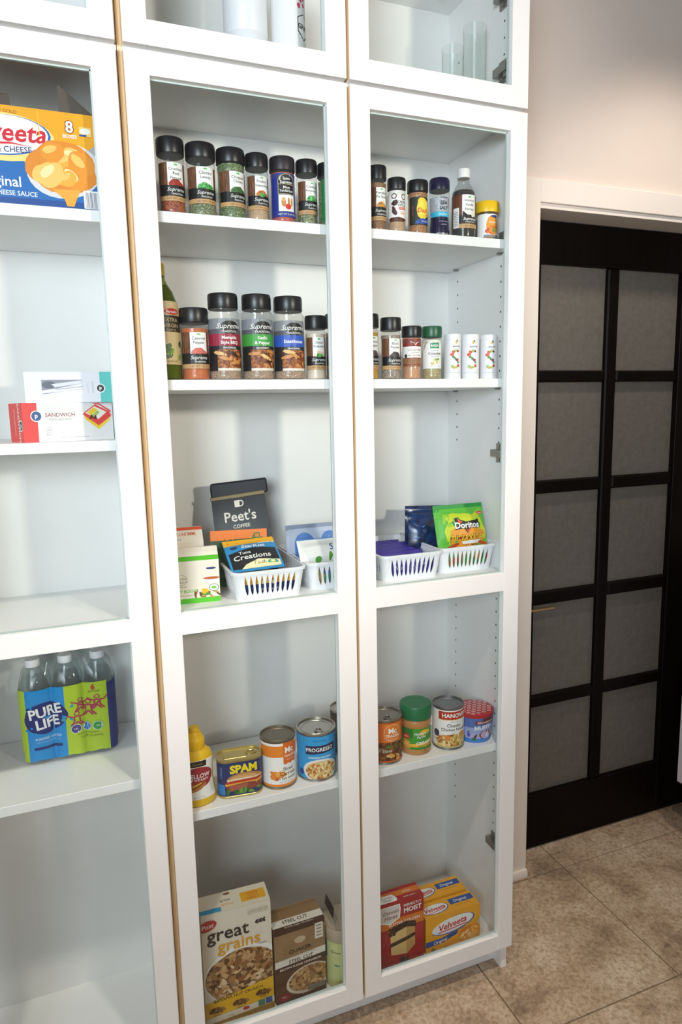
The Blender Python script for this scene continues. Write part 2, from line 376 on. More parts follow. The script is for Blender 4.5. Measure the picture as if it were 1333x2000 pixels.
def topper(x0, x1, dl, label):
    c = thing('upper_cabinet', ((x0 + x1) / 2, .15, 2.0155), label, 'cabinet', 'short glass-door cabinets on top')
    L, R = x0 + .016, x1 - .016; za, zb = 2.0155, 2.346
    side(c, x0, L, .0215, .298, za, zb); side(c, R, x1, .0215, .298, za, zb)
    wbox('back_panel', L, R, .293, .298, za, zb, BACK, c); wbox('bottom_panel', L, R, .0215, .293, za, 2.034, WHITE, c); wbox('top_panel', L, R, .0215, .293, 2.328, zb, WHITE, c)
    for a, b in dl: door(c, a, b, Zu, 2.342, [(Zu + .0395, 2.302)], 0)
    for z in (2.105, 2.250): hinge(c, R, .056, z); hinge(c, L, .056, z, 1)
    zs = [2.14 + .0322 * k for k in range(3)]
    holes(c, R - .0003, (.064, .247), zs)
    lp = lathe('puck_light', [(0, -.006), (.012, -.006), (.014, -.003), (.014, 0), (0, 0)], DARKMETAL, c, 20); lp.location = Vector((R - .06, .22, 2.328)) - c.location
    return c
S1, S2, S4, SB, SM = 1.758, 1.4667, .612, .078, 1.030
L1, L2, L4 = 1.750, 1.361, .708
D2, D3, D1, D0 = (0.0, .3959), (.4015, .7985), (-.409, -.012), (-.812, -.4145)
tall(-.0078, .7985, [D2, D3], [S1, S2, S4], 'tall white cabinet with two glass doors holding rows of spice jars')
tall(-.812, -.0088, [D0, D1], [L1, L2, L4], 'tall white cabinet holding the big orange carton and the water bottles')
topper(-.0078, .7985, [D2, D3], 'short white glass-door cabinet above the spice shelves, holding clear glasses')
topper(-.812, -.0088, [D0, D1], 'short white glass-door cabinet above the big orange carton, standing empty')
wbox('gap_strip', -.0078, -.0002, .0205, .0214, .077, 2.34, EDGE, bpy.data.objects['glass_door_cabinet'])  # tan strip laid over the side panels' front edges in the gap

# ------------------------------------------------------------------ spice jars
JG = 'spice jars on the upper shelves'
def cap(parent, r, z0, h, m=BLACKCAP, rim=True):
    return lathe('cap', [(0, z0), (r * .97, z0), (r, z0 + .0015), (r, z0 + h * .80), (r * .985, z0 + h * .86), (r * .985, z0 + h - .0022), (r * .95, z0 + h), (r * .82, z0 + h - .0012), (0, z0 + h - .0012)], m, parent, 40, ribs=1, ribamp=.0005, ribz=(z0 + .001, z0 + h * .8))
def jar_body(parent, rb, zb, neck, contents, fill, mat=None):
    lathe('jar', [(0, 0), (rb * .90, 0), (rb * .97, .003), (rb * .97, .008), (rb * .93, .013), (rb * .93, zb * .80), (rb * .98, zb * .88), (rb * .98, zb * .93), (neck, zb * .97), (neck, zb + .002)], mat or PLASTIC, parent, 28)
    lathe('contents', [(0, .002), (rb * .88, .002), (rb * .92, .005), (rb * .89, .013), (rb * .89, min(fill, .80) * zb), (rb * .93, fill * zb), (0, fill * zb + .001)], contents, parent, 24)
WOODM = PAT('label_wood', ['#4a2c1c', '#6b432b', '#8a5c3c'], (500, 500, 60), 'noise', .5, stretch=(500, 500, 60))
TAN = C('#c39a68'); LEAF = C('#5fbf63')
def supreme(w, h, lines, pic, extra=None):
    a = Art(w, h)
    a.rect(0, 0, 1, 1, WOODM).rect(.34, .30, .86, 1, W_).rect(0, .13, 1, .42, K_)
    a.ell(.60, .40, .25, .17, pic, 0, 28, .10, len(lines[0]), 0, 180).rect(.34, .30, .86, .41, K_)
    if extra: a.ell(.62, .44, .14, .06, extra, 0, 20, .2, 3)
    a.poly([(.53, .955), (.60, .975), (.67, .955), (.63, .915), (.60, .93), (.57, .915)], LEAF)
    y = .84
    for t in lines: a.txt(t, .60, y, .080, K_, .50, 0, .006); y -= .118
    a.txt('Supreme', .60, .305, .10, W_, .62, .35, .0).txt('TRADITION', .62, .185, .045, W_, .50, 0, .004)
    a.rect(0, 0, 1, .125, TAN).txt('NET WT 1.25 OZ', .60, .062, .05, C('#5a3a22'), .6)
    return a
def spice(name, label, X, Y, Z, r, h, contents, art=None, lines=None, pic=None, extra=None, capm=BLACKCAP, fill=.9, turn=0.0, lo=.16, hi=.66, span=2.5, capr=1.0, mat=None):
    t = thing(name, (X, Y, Z), label, 'spice jar', JG)
    ch = h * .205; zb = h - ch; rb = r * .985
    jar_body(t, rb, zb, r * .86, contents, fill, mat); cap(t, r * capr, zb, ch, capm)
    Rl = rb * .945; w, hh = Rl * span, (hi - lo) * h
    a = art(w, hh) if art else supreme(w, hh, lines, pic, extra)
    a.build('label', t, on_cyl(Rl, lo * h, turn + face(X)), Rl * .22)
    return t
REDF = PAT('pepper_flakes', ['#5d160c', '#a02d14', '#c9772e', '#7a2010'], 520); HERB = PAT('dried_herb', ['#3f4f2c', '#5f7040', '#8b9168', '#c3bfa4'], 620)
CHIVE = PAT('dried_chives', ['#2e4526', '#4d6a3a', '#6f8550', '#a9ad86'], 560); BEIGE = PAT('ground_spice', ['#b08a66', '#c9a682', '#d8bd9c'], 900)
ORANGE = PAT('cayenne_powder', ['#b9501c', '#cf6a2e', '#d67c3f'], 900); PINK = PAT('onion_powder', ['#e6d6c2', '#efe3d2'], 800); BROWNP = PAT('brown_powder', ['#7d5234', '#93653f', '#a67a54'], 800)
CORAL = PAT('coral_salt', ['#b94a3c', '#d36a55'], 800); RUBM = PAT('barbecue_rub', ['#9b7d66', '#c2a78e', '#7c5944', '#d8c4ae'], 640); MIXM = PAT('mixed_seasoning', ['#b8a070', '#9c8650', '#d8c9a0', '#7f8a4c'], 600)
PEPM = PAT('ground_pepper', ['#6f6258', '#9a8a7b', '#c1b3a3', '#4f453e'], 700)
HERBPIC = PAT('print_herb', ['#1f7a2c', '#3fa548', '#8fd28a'], 420); REDPIC = PAT('print_red', ['#8d1d14', '#b83a24', '#7c2018'], 420); CHPIC = PAT('print_chive', ['#234a23', '#3e6b36', '#5d8650'], 500)
CHICK = PAT('print_roast', ['#8a3c12', '#c96d22', '#e3a24f'], 260, 'noise'); PINKPIC = PAT('print_cayenne', ['#c45548', '#d97a68'], 500); PEPPIC = PAT('print_pepper', ['#2b2126', '#4a3b42', '#6a5a5e'], 480)
BEEFPIC = PAT('print_grilled_meat', ['#2c1208', '#6a2f14', '#b56a2d', '#e0b27a'], 150, 'noise'); SALAD = PAT('print_mixed', ['#3b7a2c', '#c9d08a', '#d8552c', '#efe6c0'], 260)
YS = .055
spice('spice_jar', 'crushed red pepper jar, first in the top spice row', .0747, YS, S1, .0247, .128, REDF, None, ['Crushed', 'Red', 'Pepper'], REDPIC, fill=.55, turn=.10)
spice('spice_jar', 'cilantro leaves jar with bright green leaf picture on its label', .1281, YS, S1, .0271, .1245, HERB, None, ['Cilantro', 'Leaves'], HERBPIC, fill=.5, turn=.05)
spice('spice_jar', 'chopped chives jar filled to the top with dark green flakes', .1831, YS, S1, .0267, .1216, CHIVE, None, ['Chopped', 'Chives'], CHPIC, fill=.97, turn=.28)
spice('spice_jar', 'poultry seasoning jar with roast bird on the label', .2325, YS, S1, .0217, .1191, BEIGE, None, ['Poultry', 'Seasoning'], CHICK, HERBPIC, fill=.4, turn=.20)
def art_blue(w, h, bgc='#23358f', title=('Meat', 'Tenderizer')):
    a = Art(w, h); B = C(bgc); a.rect(0, 0, 1, 1, B); a.ell(.58, .80, .30, .19, C('#d8c9a0')).ell(.58, .80, .285, .175, K_).rect(.29, .52, .87, .80, C('#d8c9a0')).rect(.305, .53, .855, .80, K_)
    a.txt('Spice', .58, .88, .06, W_, .3, 0, .02).txt('Supreme', .58, .80, .06, W_, .42, 0, .02).rect(.31, .745, .85, .755, C('#d8c9a0')).txt(title[0], .58, .68, .06, W_, .4, 0, .01).txt(title[1], .58, .60, .06, W_, .48, 0, .01)
    a.rect(.30, .13, .86, .51, C('#d8c9a0')).rect(.315, .14, .845, .50, W_)
    a.ell(.47, .33, .075, .10, C('#c98a4a')).ell(.47, .40, .06, .05, C('#e0b070')).ell(.64, .34, .035, .11, C('#b87a3c')).ell(.75, .34, .04, .10, C('#cf9a5a')).ell(.62, .24, .10, .065, C('#d8281a')).ell(.76, .22, .05, .03, C('#f0e6d0'))
    return a.txt('NET WT 5.04 OZ', .58, .065, .045, W_, .6)
spice('spice_jar', 'meat tenderizer jar with royal blue label and reddish contents', .2820, YS, S1, .0246, .118, CORAL, lambda w, h: art_blue(w, h), fill=.95, lo=.08, hi=.74, capm=C('#241d24'), turn=.12)
spice('spice_jar', 'crushed rosemary jar, slim, beside the blue labelled jar', .3305, YS, S1, .0210, .1187, HERB, None, ['Crushed', 'Rosemary'], HERBPIC, fill=.45, turn=.28)
spice('spice_jar', 'green labelled jar half hidden at the end of the top left row', .3757, YS, S1, .0222, .1174, HERB, lambda w, h: art_blue(w, h, '#1c7a3c', ('Parsley', 'Flakes')), fill=.9, lo=.08, hi=.74, turn=.5)
spice('spice_jar', 'pumpkin pie spice jar at the door edge', .4800, YS, S1, .0188, .1244, BROWNP, None, ['Pumpkin', 'Pie Spice'], PAT('print_gourd', ['#c9862c', '#e0a850', '#8d5a1e'], 300), fill=.92, turn=.25)
def art_cajun(w, h):
    a = Art(w, h); M = C('#5d1f1c'); a.rect(0, 0, 1, 1, W_); a.ring(.33, .82, .13, .09, M, .35, .3).ring(.80, .80, .12, .10, M, .3).ell(.36, .60, .16, .09, C('#3a1614'), .5, 20, .15, 2).ell(.34, .34, .10, .16, C('#4a2320'), .4, 20, .2, 5)
    a.txt('CAJUN', .70, .63, .10, K_, .40, 0, .02).txt('STYLE', .70, .52, .10, K_, .40, 0, .02).rect(.55, .38, .90, .46, C('#e0502a')).txt('SEASONING', .72, .42, .04, W_, .3).rect(.6, .22, .86, .33, C('#f0d8c8')).txt('mild', .73, .27, .05, C('#c03028'))
    return a.ell(.5, .06, .5, .08, C('#5a2c20'), 0, 20, .2, 4)
spice('spice_jar', 'short jar of Cajun style seasoning with white and maroon label', .5228, YS, S1, .0190, .1057, BEIGE, art_cajun, fill=.9, lo=.20, hi=.76, turn=.1)
def art_dash(w, h):
    a = Art(w, h); a.rect(0, 0, 1, 1, C('#20231f')); a.rect(.10, .05, .22, .95, C('#2b3530')).txt('SALT FREE', .16, .5, .05, C('#d84a3a'), .6, rot=PI / 2)
    a.ell(.62, .58, .30, .40, C('#f4d53a'), 0, 24, .12, 3).scatter(.4, .35, .85, .9, 10, .05, .05, [C('#5f9a3c'), C('#e07a30'), C('#f0ead0')], 4)
    a.ell(.62, .62, .22, .26, C('#f7e04c'), 0, 20, .08, 3).txt('Dash', .60, .52, .20, C('#d8301c'), .5, .2, .02).poly([(.26, .03), (.9, .03), (.9, .20), (.55, .23), (.30, .14)], C('#2d4fa0')).txt('ORIGINAL', .68, .12, .05, W_, .3)
    return a
spice('spice_jar', 'seasoning jar with yellow starburst on black label', .5708, YS, S1, .0216, .1054, PAT('orange_rub', ['#9a5a30', '#b97a48', '#cf9a66', '#6d3c20'], 640), art_dash, fill=.96, lo=.17, hi=.68, turn=.30)
# sea salt grinder
t = thing('salt_grinder', (.6217, YS, S1), 'sea salt grinder jar with dark violet cap and waisted body', 'grinder')
NAVY = C('#1f1a3c', .3)
lathe('jar', [(0, 0), (.0200, 0), (.0212, .003), (.0206, .012), (.0190, .030), (.0188, .042), (.0200, .062), (.0212, .080), (.0208, .092)], PLASTIC, t)
lathe('contents', [(0, .001), (.0196, .002), (.0200, .012), (.0184, .030), (.0182, .042), (.0192, .062), (.0202, .076), (0, .077)], PAT('sea_salt', ['#aeb4c4', '#d5d9e2', '#8d93a8'], 700), t)
lathe('cap', [(0, .092), (.0212, .092), (.0216, .094), (.0214, .110), (.0195, .1145), (.006, .1145), (.005, .1165), (0, .1165)], NAVY, t, 40, ribs=1, ribamp=.0004, ribz=(.093, .109))
def gr(z):
    P = [(0, .0207), (.012, .0206), (.030, .0190), (.042, .0188), (.062, .0200), (.080, .0212), (.1, .0212)]
    for (a, b), (c, d) in zip(P, P[1:]):
        if z <= c: return b + (d - b) * (z - a) / (c - a)
    return P[-1][1]
a = Art(.0206 * 2.6, .088); a.rect(0, 0, 1, .43, NAVY).rect(0, .43, 1, .54, C('#35b6d8')).txt('iodized', .66, .86, .045, C('#2a2f55'), .3).txt('SEA', .66, .74, .085, C('#1d2148'), .3, 0, .02).txt('SALT', .66, .625, .085, C('#1d2148'), .36, 0, .02).txt('FINE GRIND', .66, .485, .05, W_, .4)
a.txt('mediterranean', .66, .33, .035, C('#c9cbe0'), .4).txt('crystals', .66, .26, .035, C('#c9cbe0'), .3).txt('NET WT 3.1 OZ', .60, .05, .04, W_, .5)
a.build('label', t, lambda u, v, o: ((gr(v) + .0004 + o) * math.sin(u / .0206 - .42), -(gr(v) + .0004 + o) * math.cos(u / .0206 - .42), v), .0045, .008)
# vanilla bottle
t = thing('extract_bottle', (.6797, YS, S1), 'dark vanilla extract bottle with white screw cap', 'bottle')
EXTRACT = C('#140c08', .12)
lathe('bottle', [(0, 0), (.0235, 0), (.0252, .003), (.0252, .084), (.0235, .094), (.0165, .106), (.0125, .112), (.0122, .124)], clear('bottle_plastic', '#e4e4e2', 1.45, .03, .05), t, 32)
lathe('contents', [(0, .001), (.0240, .002), (.0246, .005), (.0246, .083), (.0232, .092), (.0200, .096), (0, .096)], EXTRACT, t, 32)
lathe('cap', [(0, .122), (.0132, .122), (.0136, .124), (.0136, .138), (.0125, .140), (0, .140)], C('#f1f0ee', .4), t, 36, ribs=1, ribamp=.0004, ribz=(.123, .137))
a = Art(.0252 * 2.6, .066); a.rect(0, 0, 1, 1, C('#6a3b28')).rect(.08, .02, .30, .62, W_)
for k in range(9): a.rect(.11, .08 + .05 * k, .27, .10 + .05 * k, GREY)
a.rect(.40, .34, .88, 1, W_).rect(.30, .14, 1, .40, K_).poly([(.42, .52), (.62, .36), (.88, .34), (.86, .30), (.40, .30)], K_).scatter(.72, .36, .84, .50, 6, .05, .05, [C('#efe6cf')], 3).ell(.64, .93, .05, .03, LEAF)
a.txt('Imitation', .64, .83, .065, K_, .42).txt('Vanilla', .64, .70, .075, K_, .40).txt('Extract', .64, .57, .075, K_, .40).txt('Supreme', .66, .28, .09, W_, .5, .35, .012).txt('TRADITION', .66, .185, .045, W_, .4).rect(.30, 0, 1, .13, TAN).txt('8 FL OZ', .62, .065, .05, C('#5a3a22'))
a.build('label', t, on_cyl(.0253, .018, .12 + face(.68)), .005)
# yellow capped jar
t = thing('bouillon_jar', (.7405, .06, S1), 'squat clear jar with bright yellow cap near the side wall', 'jar')
lathe('jar', [(0, 0), (.0215, 0), (.0225, .003), (.0225, .052), (.0235, .056), (.0230, .060)], PLASTIC, t); lathe('contents', [(0, .002), (.0205, .002), (.0212, .004), (.0212, .046), (0, .047)], PAT('nut_pieces', ['#a9764a', '#7a5032', '#c89a6a'], 380), t)
lathe('cap', [(0, .057), (.0268, .057), (.0272, .060), (.0272, .0765), (.0255, .0795), (0, .0795)], C('#f2c318', .35), t, 40)
a = Art(.0226 * 2.4, .047); a.rect(0, 0, 1, 1, W_).ell(.68, .52, .30, .42, C('#efa23a'), 0, 24, .06, 3).ell(.72, .90, .16, .06, C('#2b3f86')).txt('roasted', .68, .66, .10, W_, .4).txt('CARROT', .72, .45, .11, C('#b8401c'), .4, 0, .02).scatter(.40, .16, .72, .36, 8, .07, .08, [C('#d8562c'), C('#7a9a3a'), C('#e88a3a')], 5).rect(.3, 0, .95, .10, GREY)
a.build('label', t, on_cyl(.0227, .006, .2 + face(.74)), .005)
t = thing('pepper_mill_jar', (.7565, .125, S1), 'small dark jar tucked against the side wall behind the yellow capped jar', 'jar')
lathe('jar', [(0, 0), (.019, 0), (.020, .003), (.020, .034), (.017, .040)], PLASTIC, t); lathe('contents', [(0, .002), (.0185, .002), (.0185, .032), (0, .033)], PAT('peppercorns', ['#17120f', '#2f2721', '#4c4038'], 300), t); cap(t, .0185, .038, .02)
a = Art(.0201 * 2.6, .020); a.rect(0, 0, 1, 1, K_).txt('mix', .5, .5, .4, W_, .4); a.build('label', t, on_cyl(.0202, .007), .004)

# ---- second row
YM = .06
t = thing('oil_bottle', (.0430, .066, S2), 'green olive oil bottle with gold cap and tan label', 'bottle')
lathe('bottle', [(0, 0), (.031, 0), (.0334, .004), (.0334, .118), (.0315, .138), (.024, .160), (.0145, .174), (.0112, .182), (.0105, .196)], clear('green_glass', '#c6cf98', 1.5, 0, .10, '#6d7a2c'), t, 32)
lathe('contents', [(0, .002), (.0316, .003), (.0322, .006), (.0322, .118), (.0305, .137), (.023, .158), (.0135, .172), (0, .173)], C('#868d3a', .3), t, 32)
lathe('cap', [(0, .188), (.0112, .188), (.0116, .190), (.0116, .206), (.0105, .2095), (0, .2095)], C('#c9a544', .35, .3), t, 30, ribs=1, ribamp=.0003)
a = Art(.0336 * 2.4, .112); KR = C('#cdb382'); a.poly([(.06, 0), (.94, 0), (.94, .92), (.80, 1), (.2, 1), (.06, .92)], KR).ell(.66, .84, .20, .05, C('#b8281c')).txt('Bertolini', .66, .84, .045, W_, .36, .2).rect(.06, .52, .94, .78, C('#2a2618')).txt('EXTRA', .62, .71, .06, KR, .44).txt('VIRGIN', .62, .62, .06, KR, .46).txt('OLIVE OIL', .62, .55, .03, KR, .4)
a.scatter(.45, .12, .9, .38, 9, .08, .06, [C('#4f7a2a'), C('#7fa23c'), C('#37591c')], 4).txt('16.9 FL OZ', .62, .05, .03, C('#5a4a22'), .5)
a.build('label', t, on_cyl(.0336, .028, .15), .006)
spice('spice_jar', 'cayenne pepper jar with orange powder beside the olive oil', .1019, YM, S2, .0270, .1309, ORANGE, None, ['Cayenne', 'Pepper'], PINKPIC, fill=.9, turn=.05)
def art_big(w, h, colr, l1, l2, seed):
    a = Art(w, h); G_ = C(colr); a.rect(0, 0, 1, 1, C('#1c1c20')).rect(0, .76, 1, 1, C('#8a8d93')).rect(0, .70, 1, .80, C('#5a5c62')).ell(.62, .83, .24, .13, K_)
    a.txt('Supreme', .60, .86, .105, W_, .60, .35, .0).txt('TRADITION', .60, .755, .042, W_, .46, 0, .004).rect(0, .48, 1, .71, G_)
    if l2: a.txt(l1, .60, .64, .06, W_, .5, 0, .02).txt(l2, .60, .545, .06, W_, .52, 0, .02)
    else: a.txt(l1, .60, .59, .065, W_, .56, 0, .02)
    a.txt('SEASONING', .60, .445, .035, W_, .4, 0, .01).rect(.30, .03, .93, .41, BEEFPIC).rect(.30, .0, .93, .05, C('#e4d9cc'))
    rnd = random.Random(seed)
    for k in range(6): a.ell(.34 + .55 * rnd.random(), .10 + .28 * rnd.random(), .16, .035, [C('#7a3a18'), C('#c98a48'), C('#3c1a0c'), C('#e0b878')][k % 4], rnd.uniform(-.6, .3), 14, .1, k)
    return a
def bigjar(label, X, colr, l1, l2, seed, h):
    t = thing('seasoning_shaker', (X, YM, S2), label, 'spice jar', 'large seasoning shakers'); r = .0308
    lathe('jar', [(0, 0), (r * .93, 0), (r, .003), (r, .008), (r * .975, .012), (r * .975, h * .72), (r * 1.0, h * .75), (r * 1.0, h * .78), (.0265, h * .81), (.0265, h * .83)], PLASTIC, t, 32)
    lathe('contents', [(0, .002), (r * .9, .002), (r * .95, .006), (r * .94, .02), (r * .94, h * .60), (0, h * .605)], RUBM, t, 28)
    cap(t, .0282, h * .825, h * .175); art_big(r * 2.6, h * .60, colr, l1, l2, seed).build('label', t, on_cyl(r * .985, h * .105, .06 + face(X)), .006)
bigjar('large shaker with crimson band, barbecue seasoning', .1580, '#9c2440', 'Memphis', 'Style BBQ', 1, .1590)
bigjar('large shaker with green band, garlic and pepper seasoning', .2231, '#3f9a3c', 'Garlic', '& Pepper', 2, .1597)
bigjar('large shaker with blue band, steakhouse seasoning', .2864, '#2d56b8', 'Steakhouse', None, 3, .1583)
spice('spice_jar', 'onion powder jar with pale powder beside the blue banded shaker', .3425, YM, S2, .0214, .1245, PINK, None, ['Onion', 'Powder'], PAT('print_onion', ['#e6b48c', '#f0ddc4', '#cf8a5c'], 160, 'noise'), HERBPIC, fill=.9, turn=.08)
spice('spice_jar', 'dark capped jar mostly hidden behind the door stile, second row', .3960, .085, S2, .0225, .1330, BROWNP, None, ['Garlic', 'Powder'], PINKPIC, fill=.9)
spice('spice_jar', 'jar with yellow powder cut off by the middle stile, second row', .4575, YM, S2, .0222, .1314, PAT('turmeric', ['#c9941c', '#dba832'], 700), None, ['Lemon', 'Pepper'], PEPPIC, fill=.9, turn=.35)
spice('spice_jar', 'black pepper jar with dark peppercorn picture on the label', .5091, YM, S2, .0220, .1256, PEPM, None, ['Black', 'Pepper'], PEPPIC, C('#3a2f38'), fill=.9, turn=.22)
def art_long(w, h):
    a = Art(w, h); R_ = C('#8c2b22'); a.rect(0, 0, 1, 1, W_).rect(0, .72, 1, 1, R_).poly([(.44, .88), (.56, .86), (.62, .80), (.68, .86), (.84, .90), (.70, .84), (.63, .76), (.58, .83)], W_).txt('LONGHORN', .60, .60, .09, R_, .6).txt('STEAKHOUSE', .60, .50, .035, K_, .5).txt('GRILL SEASONING', .60, .40, .06, R_, .6).ell(.20, .38, .07, .07, C('#3c3a36'))
    return a.rect(0, 0, 1, .30, BROWNP).rect(0, .30, 1, .32, R_).rect(0, .05, 1, .08, R_)
spice('spice_jar', 'steak seasoning jar with red band and white label', .5579, YM, S2, .0213, .1098, PAT('peach_rub', ['#c98e68', '#daa680', '#b87a54'], 800), art_long, fill=.97, lo=.24, hi=.76, turn=.08)
def art_badia(w, h):
    a = Art(w, h); a.rect(0, 0, 1, 1, W_).rect(.40, .70, .80, .90, C('#2f8c5a')).txt('BADIA', .60, .80, .10, W_, .34, 0, .02).poly([(.08, .62), (.30, .96), (.18, .96), (.08, .80)], C('#c9b8a8')).txt('mixed herbs', .60, .63, .04, K_, .4).txt('Complete', .60, .53, .10, K_, .56, .25, .02).txt('SEASONING', .60, .43, .04, K_, .4)
    return a.scatter(.45, .18, .82, .36, 12, .07, .06, [C('#7fa04a'), C('#e3d9a8'), C('#c9b26a'), C('#f0e8c8')], 6).txt('NET WT 9 OZ', .6, .08, .04, GREY, .5)
spice('spice_jar', 'seasoning jar with dark green cap and white label', .6066, YM, S2, .0217, .1105, MIXM, art_badia, capm=C('#1f5a3c', .35), fill=.95, lo=.20, hi=.74, turn=.05)
for k, (X, r, lb) in enumerate(((.6576, .0181, 'white salt shaker tube nearest the green capped jar'), (.7025, .0190, 'middle one of three white salt shaker tubes'), (.7500, .0190, 'white salt shaker tube nearest the cabinet side'))):
    t = thing('salt_shaker', (X, YM, S2), lb, 'shaker', 'white salt shaker tubes'); h = .0956
    lathe('tube', [(0, 0), (r * .97, 0), (r, .0015), (r, h - .012), (r * .97, h - .0115), (r * .97, h - .010)], C('#efeef2', .4), t, 32)
    lathe('lid', [(0, h - .0102), (r * .99, h - .0102), (r, h - .009), (r, h - .002), (r * .96, h), (0, h)], C('#f4f4f6', .35), t, 32)
    a = Art(r * 2.5, h * .85); a.ell(.62, .91, .05, .045, C('#f0b83a')).ell(.66, .94, .04, .03, C('#55607a')).txt('MORTON', .64, .80, .040, C('#3a3a48'), .36, 0, .01)
    fr = [C('#d8552c'), C('#8a2a34'), C('#9ac04a'), C('#4f8a3c'), C('#e0a03a')]
    for q, (x, y, rr, ci) in enumerate(((.70, .68, .06, 1), (.60, .69, .07, 2), (.48, .66, .08, 0), (.42, .59, .09, 0), (.48, .53, .06, 3), (.57, .49, .06, 3), (.66, .45, .075, 1), (.72, .39, .05, 3), (.72, .30, .07, 0), (.62, .26, .06, 2), (.52, .25, .06, 4), (.44, .28, .075, 2))): a.ell(x, y, rr, rr * .5, fr[ci], q, 14, .12, q)
    a.rect(.15, .12, .85, .123, GREY); a.build('label', t, on_cyl(r + .0001, .004, (.02 if k else .12) + face(X)), .0045)

# ------------------------------------------------------------------ cartons
def carton(name, label, X, Y, Z, w, d, h, cols, rz=0.0, group=None, cat='box'):
    """X, Y: middle of the front face's foot; local front is y = 0"""
    t = thing(name, (X, Y, Z), label, cat, group, rz)
    o = lbox('carton', -w / 2, w / 2, 0, d, 0, h, cols, t, .0007); return t
def velveeta_logo(a, cx, cy, rx, ry, rot=0.12):
    a.ell(cx, cy, rx, ry, C('#2a5fae'), rot).ell(cx - rx * .03, cy + ry * .05, rx * .96, ry * .93, W_, rot).txt('Velveeta', cx - rx * .02, cy + ry * .12, ry * .78, C('#c81e2c'), rx * 1.7, .22, .025, rot)
    a.poly([(cx - rx * .7, cy - ry * .62), (cx + rx * .5, cy - ry * .28), (cx + rx * .75, cy - ry * .30), (cx + rx * .5, cy - ry * .42), (cx - rx * .7, cy - ry * .75)], C('#d8263a')); return a
YEL = C('#efa81c'); VBL = C('#1d4f9e'); SHELL = PAT('print_cheese_shells', ['#c97a20', '#e39a36', '#f3bd62', '#f8dca0'], 60, 'noise')
def shells(a, cx, cy, rx, ry, seed=2):
    a.ell(cx, cy, rx, ry, C('#e08a24'), 0, 26, .08, seed); rnd = random.Random(seed); cs = [C('#f2ac3e'), C('#f7c468'), C('#e8942a'), C('#fbe0a6'), C('#f0a238')]
    for k in range(9):
        x, y = cx + rx * rnd.uniform(-.6, .6), cy + ry * rnd.uniform(-.55, .6); q = rnd.uniform(.26, .42); ro = rnd.uniform(-1, 1)
        a.ell(x, y, rx * q, ry * q * 1.1, cs[k % 3], ro, 18, .06, k); a.ell(x - rx * q * .2, y + ry * q * .3, rx * q * .6, ry * q * .4, cs[3 if k % 2 else 1], ro, 14, .06, k)
    return a
# big orange eight-pack carton
t = thing('shipping_carton', (-.199, .028, L1), 'big open orange and blue carton of shells and cheese', 'box'); w, d, h = .318, .150, .150
bm = bmesh.new()
for q in ((-w / 2, w / 2, 0, .002, 0, h), (-w / 2, w / 2, d - .002, d, 0, h), (-w / 2, -w / 2 + .002, .002, d - .002, 0, h), (w / 2 - .002, w / 2, .002, d - .002, 0, h), (-w / 2, w / 2, 0, d, 0, .002)): addbox(bm, *q)
link('carton', bm_mesh(bm), [YEL], t); GB = C('#5f564e', .7)  # flap colour is darkened to carry the shade on the flaps
def flap(pts):
    bm = bmesh.new(); f = bm.faces.new([bm.verts.new(p) for p in pts]); n = (Vector(pts[1]) - Vector(pts[0])).cross(Vector(pts[2]) - Vector(pts[0])).normalized() * .0015
    g = bmesh.ops.extrude_face_region(bm, geom=[f]); bmesh.ops.translate(bm, verts=[v for v in g['geom'] if isinstance(v, bmesh.types.BMVert)], vec=n); return link('flap', bm_mesh(bm), GB, t)
flap([(.094, .030, h - .004), (w / 2 - .003, .026, h - .004), (w / 2 - .003, .028, h + .004), (.097, .040, h + .056), (.094, .040, h + .056)])
flap([(-.06, d, h), (.10, d, h), (.09, d + .02, h + .06), (-.05, d + .02, h + .06)])
flap([(-w / 2, .004, h), (-w / 2, d - .004, h), (-w / 2 + .045, d * .9, h + .05), (-w / 2 + .05, .02, h + .05)])
flap([(-.06, .03, h - .004), (.022, .03, h - .004), (.018, .045, h + .036), (-.03, .05, h + .030)])
BLU = C('#1668b4'); a = Art(w, h)
a.rect(0, 0, 1, 1, YEL).poly([(0, 0), (1, 0), (1, .42), (.80, .30), (.70, .25), (.60, .47), (.52, .52), (.46, .40), (.36, .46), (0, .40)], BLU).rect(0, 0, 1, .07, C('#164a94'))
a.ell(.52, .68, .245, .245, C('#f9dc86')).ell(.52, .70, .226, .205, C('#1d62b8'), .06).ell(.515, .705, .219, .197, W_, .06).txt('Velveeta', .515, .735, .185, C('#d02030'), .50, .2, .02, .03)
a.poly([(.36, .60), (.55, .635), (.66, .60), (.56, .615), (.36, .575)], C('#d8263a')).txt('SHELLS & CHEESE', .50, .555, .060, C('#2a3a78'), .30, 0, .012, .05).txt('LIQUID GOLD', .52, .945, .035, C('#8a5a14'), .30, rot=-.03).txt('Original', .475, .235, .105, W_, .24, 0, .012).txt('CREAMY CHEESE SAUCE', .49, .115, .060, W_, .34, 0, .012)
a.rect(.69, .72, .694, .98, C('#f6c23c')).poly([(.88, .56), (1, .75), (1, .55), (.97, .42), (.93, .52)], C('#a9abb2')).ell(.80, .39, .185, .29, C('#d9dade'), .2)
shells(a, .79, .42, .172, .275, 5).poly([(.73, .19), (.87, .20), (.85, .10), (.835, .02), (.80, .02), (.79, .09)], C('#f2a63a'))
a.txt('8', .838, .855, .115, C('#8a3a1a'), None, 0, .07).txt('8', .838, .855, .115, W_, None, 0, .025).txt('BOXES', .838, .755, .034, W_, .08, 0, .03).rect(.885, .77, .945, .865, C('#f3d27a')).ell(.915, .825, .025, .03, W_).rect(.885, .77, .92, .79, VBL)
a.rect(.885, .01, .985, .20, W_)
